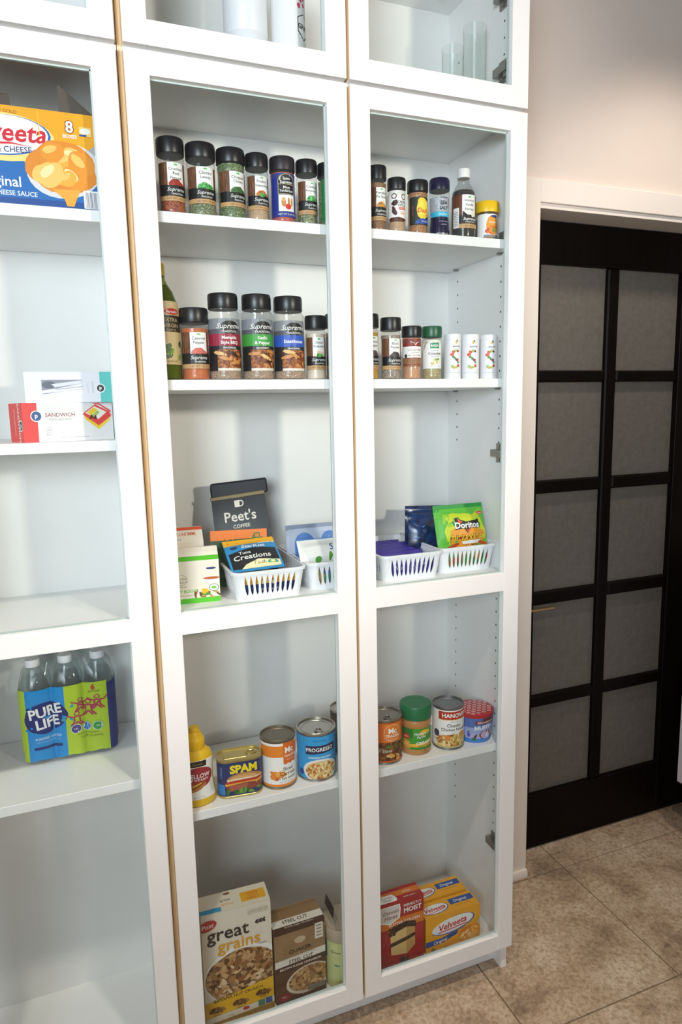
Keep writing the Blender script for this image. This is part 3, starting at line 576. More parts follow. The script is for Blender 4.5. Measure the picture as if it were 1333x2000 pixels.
for k in range(14): a.rect(.892 + .0063 * k, .015, .892 + .0063 * k + (.0035 if k % 3 else .002), .185, C('#6a6a8a'))
a.build('front_print', t, on_front(0))
a = Art(d, h); a.rect(0, 0, 1, 1, YEL).rect(0, 0, 1, .45, BLU).txt('SHELLS', .5, .25, .14, W_, .8, 0, .02); a.build('side_print', t, on_right(w / 2, 0, d / 2))
# cutlery and sandwich bag boxes
t = carton('sandwich_bag_box', 'red and white sandwich bag box lying on the shelf', -.1275, .077, L2, .161, .075, .0685, C('#e9e8e8'), rz=.35)
a = Art(.161, .0685); RED = C('#e84848'); NV = C('#2b3140')
a.rect(0, 0, 1, 1, C('#e9e8e8')).rect(0, 0, .155, 1, RED).ell(.145, .66, .062, .145, W_).ell(.145, .66, .052, .122, C('#3a5c94')).txt('p', .145, .68, .11, W_, None, 0, .03).txt('SANDWICH', .40, .69, .10, C('#a04a58'), .34, 0, .008).txt('RESEALABLE BAGS', .40, .57, .05, C('#b4aab0'), .32)
a.ring(.27, .30, .032, .075, C('#a8a6ae'), .1).txt('40', .27, .30, .05, C('#a8a6ae')).txt('BAGS', .27, .18, .04, C('#a8a6ae')).txt('6 5/8 in x 5 7/8 in resealable sandwich bags', .55, .10, .03, C('#a8a6ae'), .5)
a.poly([(.66, .72), (.80, .95), (.96, .75), (.98, .66), (.83, .42), (.66, .70)], RED).poly([(.68, .72), (.79, .90), (.93, .74), (.83, .55)], C('#f2ece0')).poly([(.70, .73), (.78, .86), (.83, .80), (.75, .66)], C('#f0cf3a')).poly([(.75, .64), (.82, .78), (.85, .74), (.79, .60)], C('#a9c46a'))
a.poly([(.66, .70), (.83, .42), (.83, .28), (.68, .55)], C('#f0c83a')).poly([(.83, .42), (.97, .66), (.96, .52), (.83, .28)], C('#f4d848')).poly([(.66, .72), (.83, .44), (.98, .68), (.98, .63), (.83, .38), (.66, .67)], RED).poly([(.76, .97), (.84, .99), (.98, .78), (.975, .72), (.85, .93)], C('#ee6a6a')).scatter(.72, .56, .80, .64, 5, .02, .03, [C('#5a3a22')], 2)
a.build('front_print', t, on_front(0))
a = Art(.075, .0685); a.rect(0, 0, 1, 1, RED).txt('SANDWICH', .72, .5, .13, W_, .9, 0, .01, -PI / 2).txt('RESEALABLE BAGS', .42, .5, .06, W_, .8, 0, 0, -PI / 2).ell(.86, .42, .13, .15, W_).ell(.86, .42, .105, .12, NV).txt('p', .86, .44, .12, W_, None, 0, .03)
a.build('end_print', t, on_left(-.0805, 0, .0375))
t = carton('cutlery_box', 'white and teal cutlery box with a window, on top of the sandwich bag box', -.1240, .084, L2 + .0687, .147, .070, .0545, C('#dfe0e8'), rz=-.02)
a = Art(.147, .0545); TEAL = C('#58c4bc'); a.rect(0, 0, 1, 1, C('#e6e6ee')).rect(.86, 0, 1, 1, TEAL).ell(.865, .46, .055, .148, W_).ell(.865, .46, .043, .118, NV).txt('p', .865, .48, .11, W_, None, 0, .03).txt('EVERYDAY', .775, .48, .055, C('#a9aabc'), .5, 0, 0, -PI / 2).txt('forks spoons knives', .72, .48, .035, C('#b0b1c0'), .4, 0, 0, -PI / 2).ring(.12, .45, .03, .08, C('#dcdde4'), .1)
a.rect(.19, .28, .66, .74, C('#8a8c9c')).ell(.27, .58, .08, .12, C('#5f6272')).poly([(.30, .60), (.66, .73), (.66, .62), (.34, .50)], C('#d8d9e4')).poly([(.19, .40), (.36, .46), (.66, .62), (.66, .45), (.40, .36), (.19, .30)], C('#e4e5ee')).poly([(.22, .28), (.42, .36), (.66, .44), (.66, .28)], C('#f0f0f6')).poly([(.34, .44), (.66, .53), (.66, .51), (.36, .42)], C('#9a9cac'))
a.build('front_print', t, on_front(0)); a = Art(.070, .0545); a.rect(0, 0, 1, 1, C('#3fa8a4')); a.build('end_print', t, on_right(.0735, 0, .035))
# tea boxes
GRN = C('#58c02c')
def tea(name, label, X, Y, w, d, h, rz, main):
    t = thing(name, (X, Y, SM), label, 'box', 'herbal tea cartons', rz); CR = C('#eadfd0', .5); hs = h * .80
    bm = bmesh.new(); P = [(-w / 2, 0, 0), (w / 2, 0, 0), (w / 2, d, 0), (-w / 2, d, 0), (-w / 2, 0, hs), (w / 2, 0, hs), (w / 2, d, hs), (-w / 2, d, hs), (-w / 2, d * .45, h), (w / 2, d * .45, h), (w / 2, d * .55, h), (-w / 2, d * .55, h)]
    vs = [bm.verts.new(p) for p in P]
    for f in ((0, 1, 5, 4), (1, 2, 6, 5), (2, 3, 7, 6), (3, 0, 4, 7), (3, 2, 1, 0), (4, 5, 9, 8), (8, 9, 10, 11), (10, 6, 7, 11), (5, 6, 10, 9), (7, 4, 8, 11)): bm.faces.new([vs[i] for i in f])
    link('carton', bm_mesh(bm), CR, t)
    sl = lambda u, v, o: (u, d * .45 * (v / (h - hs)) - .0003 - o, hs + v + o)
    if main:
        a = Art(w, hs); a.rect(0, 0, 1, 1, C('#efe6d8')).rect(0, 0, 1, .12, GRN).txt('20 tea bags', .12, .06, .03, W_, .2)
        a.ring(.25, .56, .12, .12, GREY, .06).txt('Herbal', .25, .60, .06, C('#6a625a'), .24, .15).txt('Helpers', .25, .52, .06, C('#6a625a'), .26, .15).txt('GREEN TEA', .25, .40, .03, C('#8a8278'), .3).txt('ENERGY BOOST', .26, .29, .085, GRN, .62, 0, .015).txt('WITH ROOIBOS & GINSENG', .26, .19, .03, C('#8a8278'), .4)
        a.ell(.84, .80, .10, .028, C('#44507a')).ell(.84, .56, .17, .12, C('#f8f4f0'), 0, 26, 0, 1, 180, 360).ell(.84, .565, .165, .032, C('#b8603a')).scatter(.50, .14, .98, .24, 14, .07, .028, [C('#9a6a34'), C('#c89a5c'), C('#6d4420')], 3, .3).scatter(.62, .16, .76, .24, 4, .06, .04, [C('#4f9a34')], 5).ell(.70, .27, .07, .06, C('#f0b82a'), 0, 16, .25, 3).ell(.88, .34, .10, .085, W_).ring(.88, .34, .10, .085, C('#3f9a6a'), .14).ell(.88, .34, .05, .035, C('#7fc05a'))
        a.build('front_print', t, on_front(0))
        a = Art(w, h - hs); a.rect(0, 0, 1, .62, C('#efe6d8')).rect(0, 0, 1, .34, GRN).txt('20 tea bags', .12, .18, .14, W_, .2); a.build('top_print', t, sl)
    else:
        a = Art(w, hs); a.rect(0, 0, 1, 1, C('#efe6d8')).rect(0, 0, 1, .2, C('#e0532a')); a.build('front_print', t, on_front(0))
        a = Art(w, h - hs); a.rect(0, 0, 1, 1, C('#efe6d8')).rect(0, .80, 1, 1, C('#e0532a')).txt('IMMUNITY BOOST', .5, .55, .22, C('#e0643a'), .9, 0, .01, PI).txt('herbal', .5, .22, .12, GREY, .4); a.build('top_print', t, sl)
    return t
tea('tea_carton', 'green striped energy tea carton in front', .0790, .076, .100, .062, .108, -.08, True)
tea('tea_carton', 'orange topped tea carton behind the green striped one', .0630, .150, .100, .060, .138, -.06, False)
# coffee bag
t = thing('coffee_bag', (.225, .206, SM + .004), 'black ground coffee bag with folded top, against the back', 'bag', rz=-.26)
t.rotation_euler[1] = -.12
BK = PAT('black_foil', ['#0b0a0e', '#121116'], 30, 'noise', .42); bm = bmesh.new(); rows = []
def bagsec(v, w0=.128, d0=.062, h=.215):
    """half width and half depth of the bag at height v (0..1)"""
    return w0 / 2 * (1 - .10 * v), max(.003, d0 / 2 * (1 - v ** 1.6 * .93))
secs = []
for k in range(11):
    v = k / 10; hw, hd = bagsec(v); pts = []
    for i in range(24):
        s = [(-1, -1), (1, -1), (1, 1), (-1, 1)][i // 6]; e = [(1, -1), (1, 1), (-1, 1), (-1, -1)][i // 6]; f = (i % 6) / 6
        x, y = s[0] + (e[0] - s[0]) * f, s[1] + (e[1] - s[1]) * f
        gus = .80 if abs(abs(x) - 1) < 1e-6 and abs(y) < .4 else 1.0
        bul = 1 + .10 * (1 - x * x) * math.sin(PI * v)
        pts.append((hw * x * gus, hd * y * bul + .018 * v * v, ))
    secs.append((pts, .215 * v))
loft('bag', secs, BK, t, ang=50)
hw, hd = bagsec(1.0)
fo = lbox('folded_top', -.0625, .0625, .004, .019, .190, .222, C('#12141f', .5), t, .003); fo.rotation_euler = (0, .03, 0)
lbox('tin_tie', -.060, .060, .0015, .004, .186, .194, C('#7d6f4c', .45, .3), t, .0008)
def bagfront(u, v, o):
    k = v / .215; hw, hd = bagsec(k); x = max(-1, min(1, u / hw)); return (u, -hd * (1 + .10 * (1 - x * x) * math.sin(PI * k)) + .018 * k * k - .0006 - o, v)
a = Art(.112, .190); CRM = C('#d6cfc4'); a.txt('GROUND', .5, .915, .026, CRM, .32).rect(.42, .80, .52, .875, CRM).ring(.54, .838, .06, .036, CRM, .35).txt("Peet's", .5, .70, .115, CRM, .62, 0, .014).txt('COFFEE', .5, .585, .040, CRM, .44, 0, .012)
a.build('front_print', t, lambda u, v, o: bagfront(u, v + .014, o), .02, .03)
a = Art(.05, .17); a.rect(0, 0, 1, 1, PAT('copper_side', ['#5a3226', '#7a4a38', '#4a2a22'], 300)); a.build('side_print', t, lambda u, v, o: (bagsec((v + .01) / .215)[0] * .985 + .0006 - abs(u) * .0, u * bagsec((v + .01) / .215)[1] / .031 + .018 * ((v + .01) / .215) ** 2, v + .01), .008, .02)

# ------------------------------------------------------------------ baskets
PW = C('#eef0f4', .4)
def basket_mesh(w, d, h, fl=.009, nslot=10):
    """tapered basket wall with spindle slots all round; the rim outline is w x d"""
    r = .016; base = rrect(w - 2 * fl, d - 2 * fl, r, 6); top = rrect(w, d, r, 6); n = len(base)
    def per(f, z):
        f = f % 1.0 * n; i = int(f) % n; g = f - int(f); k = z / h
        A = [(base[j % n][0] + (top[j % n][0] - base[j % n][0]) * k, base[j % n][1] + (top[j % n][1] - base[j % n][1]) * k) for j in (i, i + 1)]
        return (A[0][0] + (A[1][0] - A[0][0]) * g, A[0][1] + (A[1][1] - A[0][1]) * g, z)
    bm = bmesh.new()
    def quad(f0, f1, f2, f3, z0, z1):
        try: bm.faces.new([bm.verts.new(per(f0, z0)), bm.verts.new(per(f1, z0)), bm.verts.new(per(f3, z1)), bm.verts.new(per(f2, z1))])
        except ValueError: pass
    zs = [h * k for k in (.16, .24, .36, .50, .64, .76, .86)]
    def wid(z): k = (z - zs[0]) / (zs[-1] - zs[0]); return .31 * math.sin(PI * min(1, max(0, k)) ** .8) ** .8 if 0 < k < 1 else 0.0
    for side_ in range(4):
        i0, i1 = side_ * 7, side_ * 7 + 6
        for j in range(6):
            for z0, z1 in zip([0] + zs, zs + [h]): quad((i0 + j) / n, (i0 + j + 1) / n, (i0 + j) / n, (i0 + j + 1) / n, z0, z1)
        ns = nslot if side_ in (1, 3) else int(nslot * d / w) if False else nslot
        ns = nslot if side_ in (3, 1) else int(round(nslot * (d - 2 * r) / (w - 2 * r)))
        # straight run from point i1 to i1+1
        for c in range(ns):
            a0, a1 = (i1 + c / ns) / n, (i1 + (c + 1) / ns) / n; m = (a0 + a1) / 2; p = a1 - a0
            quad(a0, a1, a0, a1, 0, zs[0]); quad(a0, a1, a0, a1, zs[-1], h)
            for z0, z1 in zip(zs, zs[1:]):
                quad(a0, m - wid(z0) * p, a0, m - wid(z1) * p, z0, z1); quad(m + wid(z0) * p, a1, m + wid(z1) * p, a1, z0, z1)
    bmesh.ops.remove_doubles(bm, verts=bm.verts[:], dist=2e-5)
    bm.faces.new([bm.verts.new((x, y, .0005)) for x, y in base])
    me = bpy.data.meshes.new('wall'); bm.to_mesh(me); bm.free()
    bm = bmesh.new(); rings = []
    for sc, z in ((0, h - .006), (.0035, h - .006), (.0042, h - .001), (.003, h), (-.001, h), (-.0012, h - .002)):
        rings.append([bm.verts.new((x, y, z)) for x, y in rrect(w + 2 * sc, d + 2 * sc, r + sc, 6)])
    for A, B in zip(rings, rings[1:]):
        for i in range(n): bm.faces.new((A[i], A[(i + 1) % n], B[(i + 1) % n], B[i]))
    return me, bm_mesh(bm)
BW, BD, BH = .150, .225, .060
bk_wall, bk_rim = basket_mesh(BW, BD, BH)
bk_wall.materials.append(PW); bk_rim.materials.append(PW)
def basket(label, X, Y, rz=0.0):
    t = thing('slotted_basket', (X, Y + BD / 2, SM), label, 'basket', 'white slotted plastic baskets', rz)
    o = bpy.data.objects.new('wall', bk_wall); COL.objects.link(o); o.parent = t; m = o.modifiers.new('thick', 'SOLIDIFY'); m.thickness = .0018; m.offset = 0
    o = bpy.data.objects.new('rim', bk_rim); COL.objects.link(o); o.parent = t
    return t
basket('white slotted basket holding tuna pouches', .2260, .040)
basket('white slotted basket of cookies cut off by the middle stile', .3880, .056)
basket('white slotted basket full of violet snack bars', .5530, .046, .0)
basket('white slotted basket with the green chip bag', .7050, .062, .0)

# ------------------------------------------------------------------ pouches and snack bags
def pouch(name, label, loc, w, h, th, mat, rot, cat='pouch', group=None, art=None, crimp=.07, power=2.2):
    t = thing(name, loc, label, cat, group); t.rotation_euler = rot
    def dep(u, v):
        x = min(1, abs(2 * u / w)); y = v / h; e = min(1, max(0, (y - crimp) / .28)) * min(1, max(0, (1 - crimp - y) / .28)); e = e * e * (3 - 2 * e) if e < 1 else 1
        return th / 2 * max(0, 1 - x ** power) ** .8 * e + .0008
    bm = bmesh.new(); nx, ny = 12, 14; rnd = random.Random(int(w * 1e4)); G = {}
    jit = {(i, j): rnd.uniform(-.0007, .0007) for i in range(nx + 1) for j in range(ny + 1)}
    for s in (-1, 1):
        for i in range(nx + 1):
            for j in range(ny + 1):
                u, v = (i / nx - .5) * w, j / ny * h; edge = i in (0, nx) or j in (0, ny)
                G[s, i, j] = bm.verts.new((u, s * dep(u, v) + (0 if edge else s * abs(jit[i, j])), v))
        for i in range(nx):
            for j in range(ny): bm.faces.new([G[s, i, j], G[s, i + 1, j], G[s, i + 1, j + 1], G[s, i, j + 1]])
    bmesh.ops.remove_doubles(bm, verts=bm.verts[:], dist=.0001)
    for i in range(nx):
        for j in (0, ny):
            a_, b_, c_, d_ = G[-1, i, j], G[-1, i + 1, j], G[1, i + 1, j], G[1, i, j]
            if all(q.is_valid for q in (a_, b_, c_, d_)):
                try: bm.faces.new((a_, b_, c_, d_))
                except ValueError: pass
    link('pouch', bm_mesh(bm), mat, t, smooth=True)
    if art: art(w, h).build('front_print', t, lambda u, v, o: (u, -dep(u, v) - .0012 - o, v), w / 11, h / 13)
    return t
def art_tuna(w, h):
    a = Art(w, h); a.rect(0, 0, 1, 1, C('#2f8fc9')).rect(0, .80, 1, 1, C('#efb42c')).txt('70 Calories', .26, .895, .06, C('#c8501c'), .40, 0, .015).txt('16g Protein', .74, .895, .06, C('#c8501c'), .40, 0, .015).ell(.5, .89, .022, .02, K_).rect(.66, .80, .98, .83, W_)
    a.txt('StarKist', .54, .695, .105, W_, .56, .12, .02).ell(.17, .69, .07, .05, C('#22406a')).poly([(.04, .05), (.96, .05), (.96, .60), (.5, .62), (.04, .52)], C('#1d1f24')).txt('Tuna', .34, .49, .085, W_, .30, .1, .01, .03).txt('Creations', .46, .36, .135, W_, .72, .15, .012, .05)
    return a.poly([(.20, .05), (.96, .05), (.96, .22), (.55, .26), (.3, .16)], C('#efe6b8')).txt('Ranch', .58, .19, .07, C('#2a3a22'), .26, 0, .015).ell(.82, .17, .10, .06, C('#3f9a8a')).ell(.82, .18, .06, .04, C('#8fc46a'))
pouch('tuna_pouch', 'blue and yellow tuna pouch leaning in front', (.2070, .060, SM + .058), .110, .104, .014, C('#2f8fc9', .3), (-1.12, -.03, -.02), group='tuna pouches', art=art_tuna)
def art_tuna2(w, h):
    a = Art(w, h); a.rect(0, 0, 1, 1, C('#2a4a2c')).rect(0, .82, 1, 1, C('#e0762a')).txt('StarKist', .5, .70, .13, C('#d9e0c8'), .7, .1, .01).ell(.82, .86, .10, .08, C('#4a6a34')); return a
pouch('tuna_pouch', 'orange and green tuna pouch standing behind the blue one', (.1900, .150, SM + .006), .126, .120, .016, C('#d8702a', .3), (-.18, .04, .05), group='tuna pouches', art=art_tuna2)
pouch('tuna_pouch', 'navy and yellow pouch flat against the basket front', (.2260, .058, SM + .005), .128, .046, .008, C('#24326a', .3), (0, 0, 0), group='tuna pouches', art=lambda w, h: Art(w, h).rect(0, 0, 1, 1, C('#24326a')).rect(0, .55, 1, 1, C('#efb42c')).scatter(.3, .52, .6, .7, 8, .03, .07, [C('#3f8a5a'), C('#f0e8c0')], 2).txt('Wild Caught', .5, .3, .14, C('#d9dbe8'), .6))
CY = C('#2277c8', .3)
def art_chips(w, h):
    return Art(w, h).rect(0, 0, 1, 1, CY).rect(0, .93, 1, 1, C('#58a4e0')).poly([(.08, .80), (.16, .95), (.16, .70)], C('#d82a2a')).txt('Chips', .42, .64, .28, W_, .44, .1, .03).txt('Ahoy!', .78, .72, .22, W_, .30, .1, .03).rect(.60, .62, .66, .86, C('#c8322a')).scatter(.1, .1, .5, .4, 6, .09, .12, [C('#b8803e'), C('#8a5426')], 2)
pouch('cookie_pack', 'blue cookie pack lying in the basket by the middle stile', (.3780, .118, SM + .045), .130, .055, .020, CY, (-.50, 0, 0), 'pack', 'snack packs', art_chips)
def art_snack(w, h):
    return Art(w, h).rect(0, 0, 1, 1, C('#f2f1ec')).txt('Snap', .72, .66, .24, C('#2f4a9a'), .5, .1, .02, .1).txt('peas', .74, .42, .10, C('#8fb04a'), .3).scatter(.55, .1, .95, .34, 8, .10, .10, [C('#8fc43c'), C('#b8d86a'), C('#5f9a2c')], 3).ell(.32, .22, .06, .10, C('#58a04a'))
pouch('snack_bag', 'white snack bag with green peas on top of the blue cookie pack', (.3660, .082, SM + .045), .120, .062, .024, C('#f0efea', .35), (-.55, .0, .02), 'pack', 'snack packs', art_snack)
def art_silver(w, h):
    a = Art(w, h).rect(0, 0, 1, 1, C('#b9c4d8')).rect(0, .90, 1, 1, C('#8f9ab0'))
    for x in (.30, .74): a.ell(x, .62, .17, .22, C('#5a84c8')).rect(x - .17, .35, x + .17, .62, C('#5a84c8')).txt('cookie', x, .66, .06, W_, .26).txt('THINS', x, .54, .07, W_, .26)
    return a
pouch('cookie_pack', 'silver blue cookie pack standing at the back of the basket', (.3720, .175, SM + .006), .138, .116, .018, C('#b9c4d8', .3), (-.10, 0, 0), 'pack', 'snack packs', art_silver)
pouch('granola_pack', 'brown and blue bar pack standing upright inside the stile side basket', (.3860, .070, SM + .006), .120, .050, .010, PAT('bar_wrap', ['#a9662c', '#2f5f9a', '#3f8a4a', '#c89a4a', '#2a2230'], 55), (0, 0, 0), 'pack', 'snack packs')
VIO = PAT('violet_foil', ['#33258c', '#43349f', '#2a1d78'], 40, 'noise', .3)
for k in range(6):
    def art_bar(w, h, k=k): return Art(w, h).rect(.02, .2, .98, .8, C('#3d2e98')).txt('crunch', .62, .5, .30, C('#d8a088'), .3).rect(.1, .46, .16, .6, C('#e8c8b0'))
    pouch('snack_bar', ['violet snack bar lying across the basket, backmost', 'violet snack bar, second from the back of the basket', 'violet snack bar, third from the back', 'violet snack bar, third from the basket front', 'violet snack bar, second from the basket front', 'violet snack bar lying flattest, at the basket front'][k], (.553 + (-1) ** k * .003, .235 - .031 * k, SM + .010), .128, .062, .016, VIO, (-.85, 0, .02 * (-1) ** k), 'snack bar', 'violet snack bars', art_bar)
pouch('snack_bar', 'violet snack bar standing upright against the front slots', (.553, .068, SM + .004), .122, .048, .010, VIO, (0, 0, 0), 'snack bar', 'violet snack bars', lambda w, h: Art(w, h).rect(.03, .1, .97, .9, C('#35288c')).txt('fruit', .3, .5, .2, C('#d8c8e0'), .2).ring(.55, .45, .05, .18, C('#b8a8d8'), .2).txt('nut', .8, .6, .15, C('#d8c8e0'), .2))
def art_dor(w, h):
    a = Art(w, h); G1, G2, Y1, O1 = C('#1f8f3c'), C('#5cb83a'), C('#c9d62c'), C('#e89a28'); a.rect(0, 0, 1, 1, G2).rect(0, .86, 1, 1, G1)
    a.ell(.55, .42, .42, .40, Y1, 0, 30, .14, 3).ell(.58, .30, .36, .26, O1, 0, 26, .16, 7).scatter(.1, .55, .95, .84, 12, .09, .05, [Y1, G1, C('#8fc934')], 4)
    a.poly([(.36, .70), (.58, .60), (.84, .64), (.86, .46), (.66, .46), (.58, .36), (.52, .46), (.34, .44)], K_).poly([(.38, .70), (.50, .60), (.44, .56)], C('#e05a1c')).txt('Doritos', .595, .535, .125, W_, .52, 0, .03).poly([(.555, .46), (.60, .36), (.72, .54), (.60, .42)], C('#d85a24'))
    a.txt('DINAMITA', .58, .275, .115, C('#7a1c12'), .68, 0, .05).txt('DINAMITA', .58, .275, .115, C('#f0d03a'), .66, 0, .015).poly([(.46, .20), (.86, .22), (.80, .15), (.50, .14)], W_).txt('CHILE LIMON', .64, .12, .05, C('#5a1c2c'), .3, 0, .02)
    return a.ell(.30, .12, .13, .035, C('#b8401c'), .3).ell(.90, .14, .10, .035, C('#c84a1c'), -.3).ell(.90, .78, .07, .035, C('#d83a3a')).txt('flamin', .90, .78, .03, W_, .1)
pouch('chip_bag', 'green and yellow chili lime chip bag', (.7080, .092, SM + .042), .126, .112, .030, C('#3fa23a', .28), (-.30, -.02, -.10), 'chip bag', None, art_dor)
pouch('chip_bag_corner', 'red and green snack bag flat inside the basket with the chip bag', (.7050, .082, SM + .004), .122, .050, .010, PAT('hot_chip_print', ['#1f7a3c', '#3f9a44', '#c8401c', '#2c8a4a', '#e0902a'], 48), (0, 0, 0), 'chip bag')
NB = PAT('navy_foil', ['#0e1a38', '#1c3a72', '#0c1428', '#2a5490'], 26, 'noise', .22)
pouch('blue_chip_bag', 'crumpled navy foil bag behind the green chip bag', (.6560, .165, SM + .010), .122, .116, .050, NB, (-.10, .10, .10), 'chip bag', 'navy foil bags', lambda w, h: Art(w, h).scatter(.1, .2, .9, .8, 9, .05, .015, [C('#3a6ab8'), C('#b8482c'), C('#24508c')], 5))
pouch('blue_chip_bag', 'navy foil bag at the very back, topmost', (.6780, .215, SM + .014), .120, .122, .040, NB, (-.06, .04, -.05), 'chip bag', 'navy foil bags')

# ------------------------------------------------------------------ tins, jars and bottles on the lower shelf
def tin(name, label, X, Y, r, h, art, turn=0.0, tab=True, paper=None, lid=METAL, dark=False):
    t = thing(name, (X, Y, S4), label, 'can', 'food cans'); L_ = lid
    lathe('can', [(0, .002), (r * .93, .002), (r * .94, 0), (r, .0005), (r, .003), (r * .975, .005), (r * .975, h - .005), (r, h - .003), (r, h), (r * .95, h), (r * .94, h - .0035), (r * .80, h - .0035), (r * .78, h - .0025), (r * .70, h - .0025), (r * .68, h - .0035), (0, h - .0035)], L_, t, 40)
    if tab:
        b = lathe('pull_ring', [(.0065, 0), (.0095, .0006), (.0095, .0018), (.0065, .0022), (.0055, .0012), (.0065, 0)], L_, t, 20, sy=1.25); b.location = (0, -r * .42, h - .0032)
    a = art(r * .98 * 2.7, h - .012); a.build('label', t, on_cyl(r * .98, .006, turn + face(X, Y)), .007)
    k = Art(r * .978 * (2 * PI - 2.7) * .98, h - .012).rect(0, 0, 1, 1, paper or W_); k.build('label_back', t, on_cyl(r * .978, .006, turn + face(X, Y) + PI), .007)
    return t
NOOD = PAT('print_noodles', ['#b8883c', '#e0c078', '#f0dca8', '#8a5a24', '#d8702c'], 210); STEW = PAT('print_stew', ['#2c160c', '#5a2c16', '#8a4a22', '#b8783c'], 150, 'noise')
def art_carrot(w, h):
    O_ = C('#e8862a'); return (Art(w, h).rect(0, 0, 1, 1, W_).rect(0, .68, 1, .94, O_).rect(.56, .50, .88, 1, C('#dd6a1c')).txt('Mc', .70, .83, .13, W_, .26, 0, .03).txt('TRADER', .71, .69, .07, W_, .27, 0, .01).txt('family quality', .71, .61, .025, W_, .2)
        .ell(.42, .26, .17, .10, O_, .1, 24, .35, 3).ell(.48, .30, .10, .06, C('#f0a850'), .2, 18, .2, 4).txt('Sliced', .66, .40, .075, K_, .30, 0, .01).txt('Carrots', .66, .295, .085, C('#5a2c10'), .36, 0, .01).txt('No Salt Added', .62, .185, .06, K_, .46).txt('NET WT 14.5 OZ', .62, .10, .03, GREY, .3).rect(0, 0, 1, .055, O_).poly([(.56, .52), (.62, .50), (.66, .53), (.72, .50), (.78, .53), (.84, .50), (.88, .52), (.88, .46), (.56, .46)], W_))
def art_prog(w, h):
    B = C('#2a9bd8'); a = Art(w, h).rect(0, 0, 1, 1, B).txt('TRADITIONAL', .56, .90, .035, C('#1d3f7a'), .4, .1).poly([(.28, .78), (.86, .80), (.90, .70), (.86, .62), (.28, .58)], C('#23264a')).txt('PROGRESSO', .56, .695, .105, W_, .54, 0, .02, .02).txt('CHICKEN NOODLE', .56, .51, .055, W_, .46, 0, .015)
    a.ell(.58, .20, .36, .27, C('#e8e4dc')).ell(.59, .19, .32, .23, NOOD).scatter(.36, .08, .84, .34, 16, .05, .02, [C('#f0dca8'), C('#e4c888')], 6).scatter(.4, .08, .8, .32, 5, .03, .025, [C('#e06a2a')], 8).ell(.17, .14, .06, .07, C('#23408a')); return a
def art_beef(w, h):
    return (Art(w, h).rect(0, 0, 1, 1, C('#dd6a1c')).rect(.46, .52, .86, .96, C('#e07a2c')).ring(.66, .74, .2, .22, C('#f0c8a0'), .05).txt('Mc', .66, .80, .13, W_, .26, 0, .03).txt('TRADER', .66, .67, .07, W_, .32, 0, .01).txt('family quality', .66, .58, .03, W_, .3).poly([(0, 0), (1, 0), (1, .46), (.75, .52), (.4, .50), (0, .62)], STEW)
        .scatter(.2, .1, .95, .45, 12, .07, .05, [C('#6a3418'), C('#2c140a'), C('#8a5230')], 3).scatter(.5, .36, .8, .5, 6, .05, .025, [C('#3f7a34')], 4).scatter(.4, .06, .8, .2, 5, .07, .04, [C('#e0902a'), C('#d8b070')], 5).txt('Beef Stew', .42, .30, .09, C('#cfd8c0'), .5, .1).rect(0, 0, 1, .04, C('#c85a24')))
def art_han(w, h):
    return (Art(w, h).rect(0, 0, 1, 1, W_).rect(.22, .76, 1, .97, C('#b8301c')).rect(.22, .745, 1, .76, C('#e0a030')).txt('HANOVER', .64, .865, .12, W_, .66, 0, .03).txt('ready to serve', .62, .70, .03, C('#4a6a3a'), .3).txt('Chunky', .60, .60, .085, K_, .36, 0, .01).txt('Chicken Noodle', .62, .49, .085, K_, .66, 0, .01).txt('SOUP', .58, .40, .03, GREY).ell(.16, .36, .08, .10, C('#3a3f5a')).txt('HOME STYLE', .14, .20, .03, GREY, .2)
        .ell(.58, .14, .46, .22, NOOD, 0, 26, .12, 4).scatter(.3, .06, .9, .32, 12, .09, .03, [C('#d8b860'), C('#efd890'), C('#b89038')], 6).ell(.44, .28, .07, .06, C('#e8862a')).ell(.82, .34, .10, .07, C('#d8983a')).rect(0, 0, 1, .04, C('#c8b878')))
def art_plain(w, h): return Art(w, h).rect(0, 0, 1, 1, C('#3a3436')).rect(0, .55, 1, .9, C('#6a5a50'))
tin('food_can', 'sliced carrots can with orange band and dull lid', .2375, .075, .0386, .1091, art_carrot, .10, tab=False, lid=C('#8f887a', .42, .9))
tin('food_can', 'bright blue chicken noodle soup can with ring pull', .3251, .075, .0436, .1090, art_prog, .0, paper=C('#2a9bd8'))
tin('food_can', 'dark can hidden behind the middle stile', .4180, .140, .0340, .1090, art_plain)
tin('food_can', 'orange beef stew can at the stile edge', .4915, .075, .0400, .1050, art_beef, .02, lid=C('#a39d94', .35, .95), paper=C('#dd6a1c'))
tin('food_can', 'white chunky chicken noodle can with red banner', .6571, .073, .0379, .1035, art_han, .10, tab=False, lid=C('#8d8c90', .4, .9))
# luncheon meat tin
t = thing('luncheon_meat_tin', (.1500, .070, S4), 'blue rounded rectangular luncheon meat tin with gold lid', 'can', 'food cans', rz=-.10); w, d, h = .094, .054, .084; rc = .020
loft('can', [(rrect(w - .003, d - .003, rc, 8), 0), (rrect(w, d, rc, 8), .001), (rrect(w, d, rc, 8), .004), (rrect(w - .002, d - .002, rc, 8), .005), (rrect(w - .002, d - .002, rc, 8), h - .005), (rrect(w + .001, d + .001, rc, 8), h - .004), (rrect(w + .001, d + .001, rc, 8), h), (rrect(w - .005, d - .005, rc - .002, 8), h), (rrect(w - .006, d - .006, rc - .002, 8), h - .003)], GOLD, t)
b = lathe('pull_ring', [(.006, 0), (.009, .0006), (.009, .0018), (.006, .0022), (.005, .0012), (.006, 0)], GOLD, t, 20, sx=1.4); b.location = (.026, .004, h - .003)
lbox('lid_panel', -.032, .016, -.014, .014, h - .0034, h - .0022, GOLD, t, .0008)
wl, dl = w - .002, d - .002; OUT = rrect(wl, dl, rc, 8)
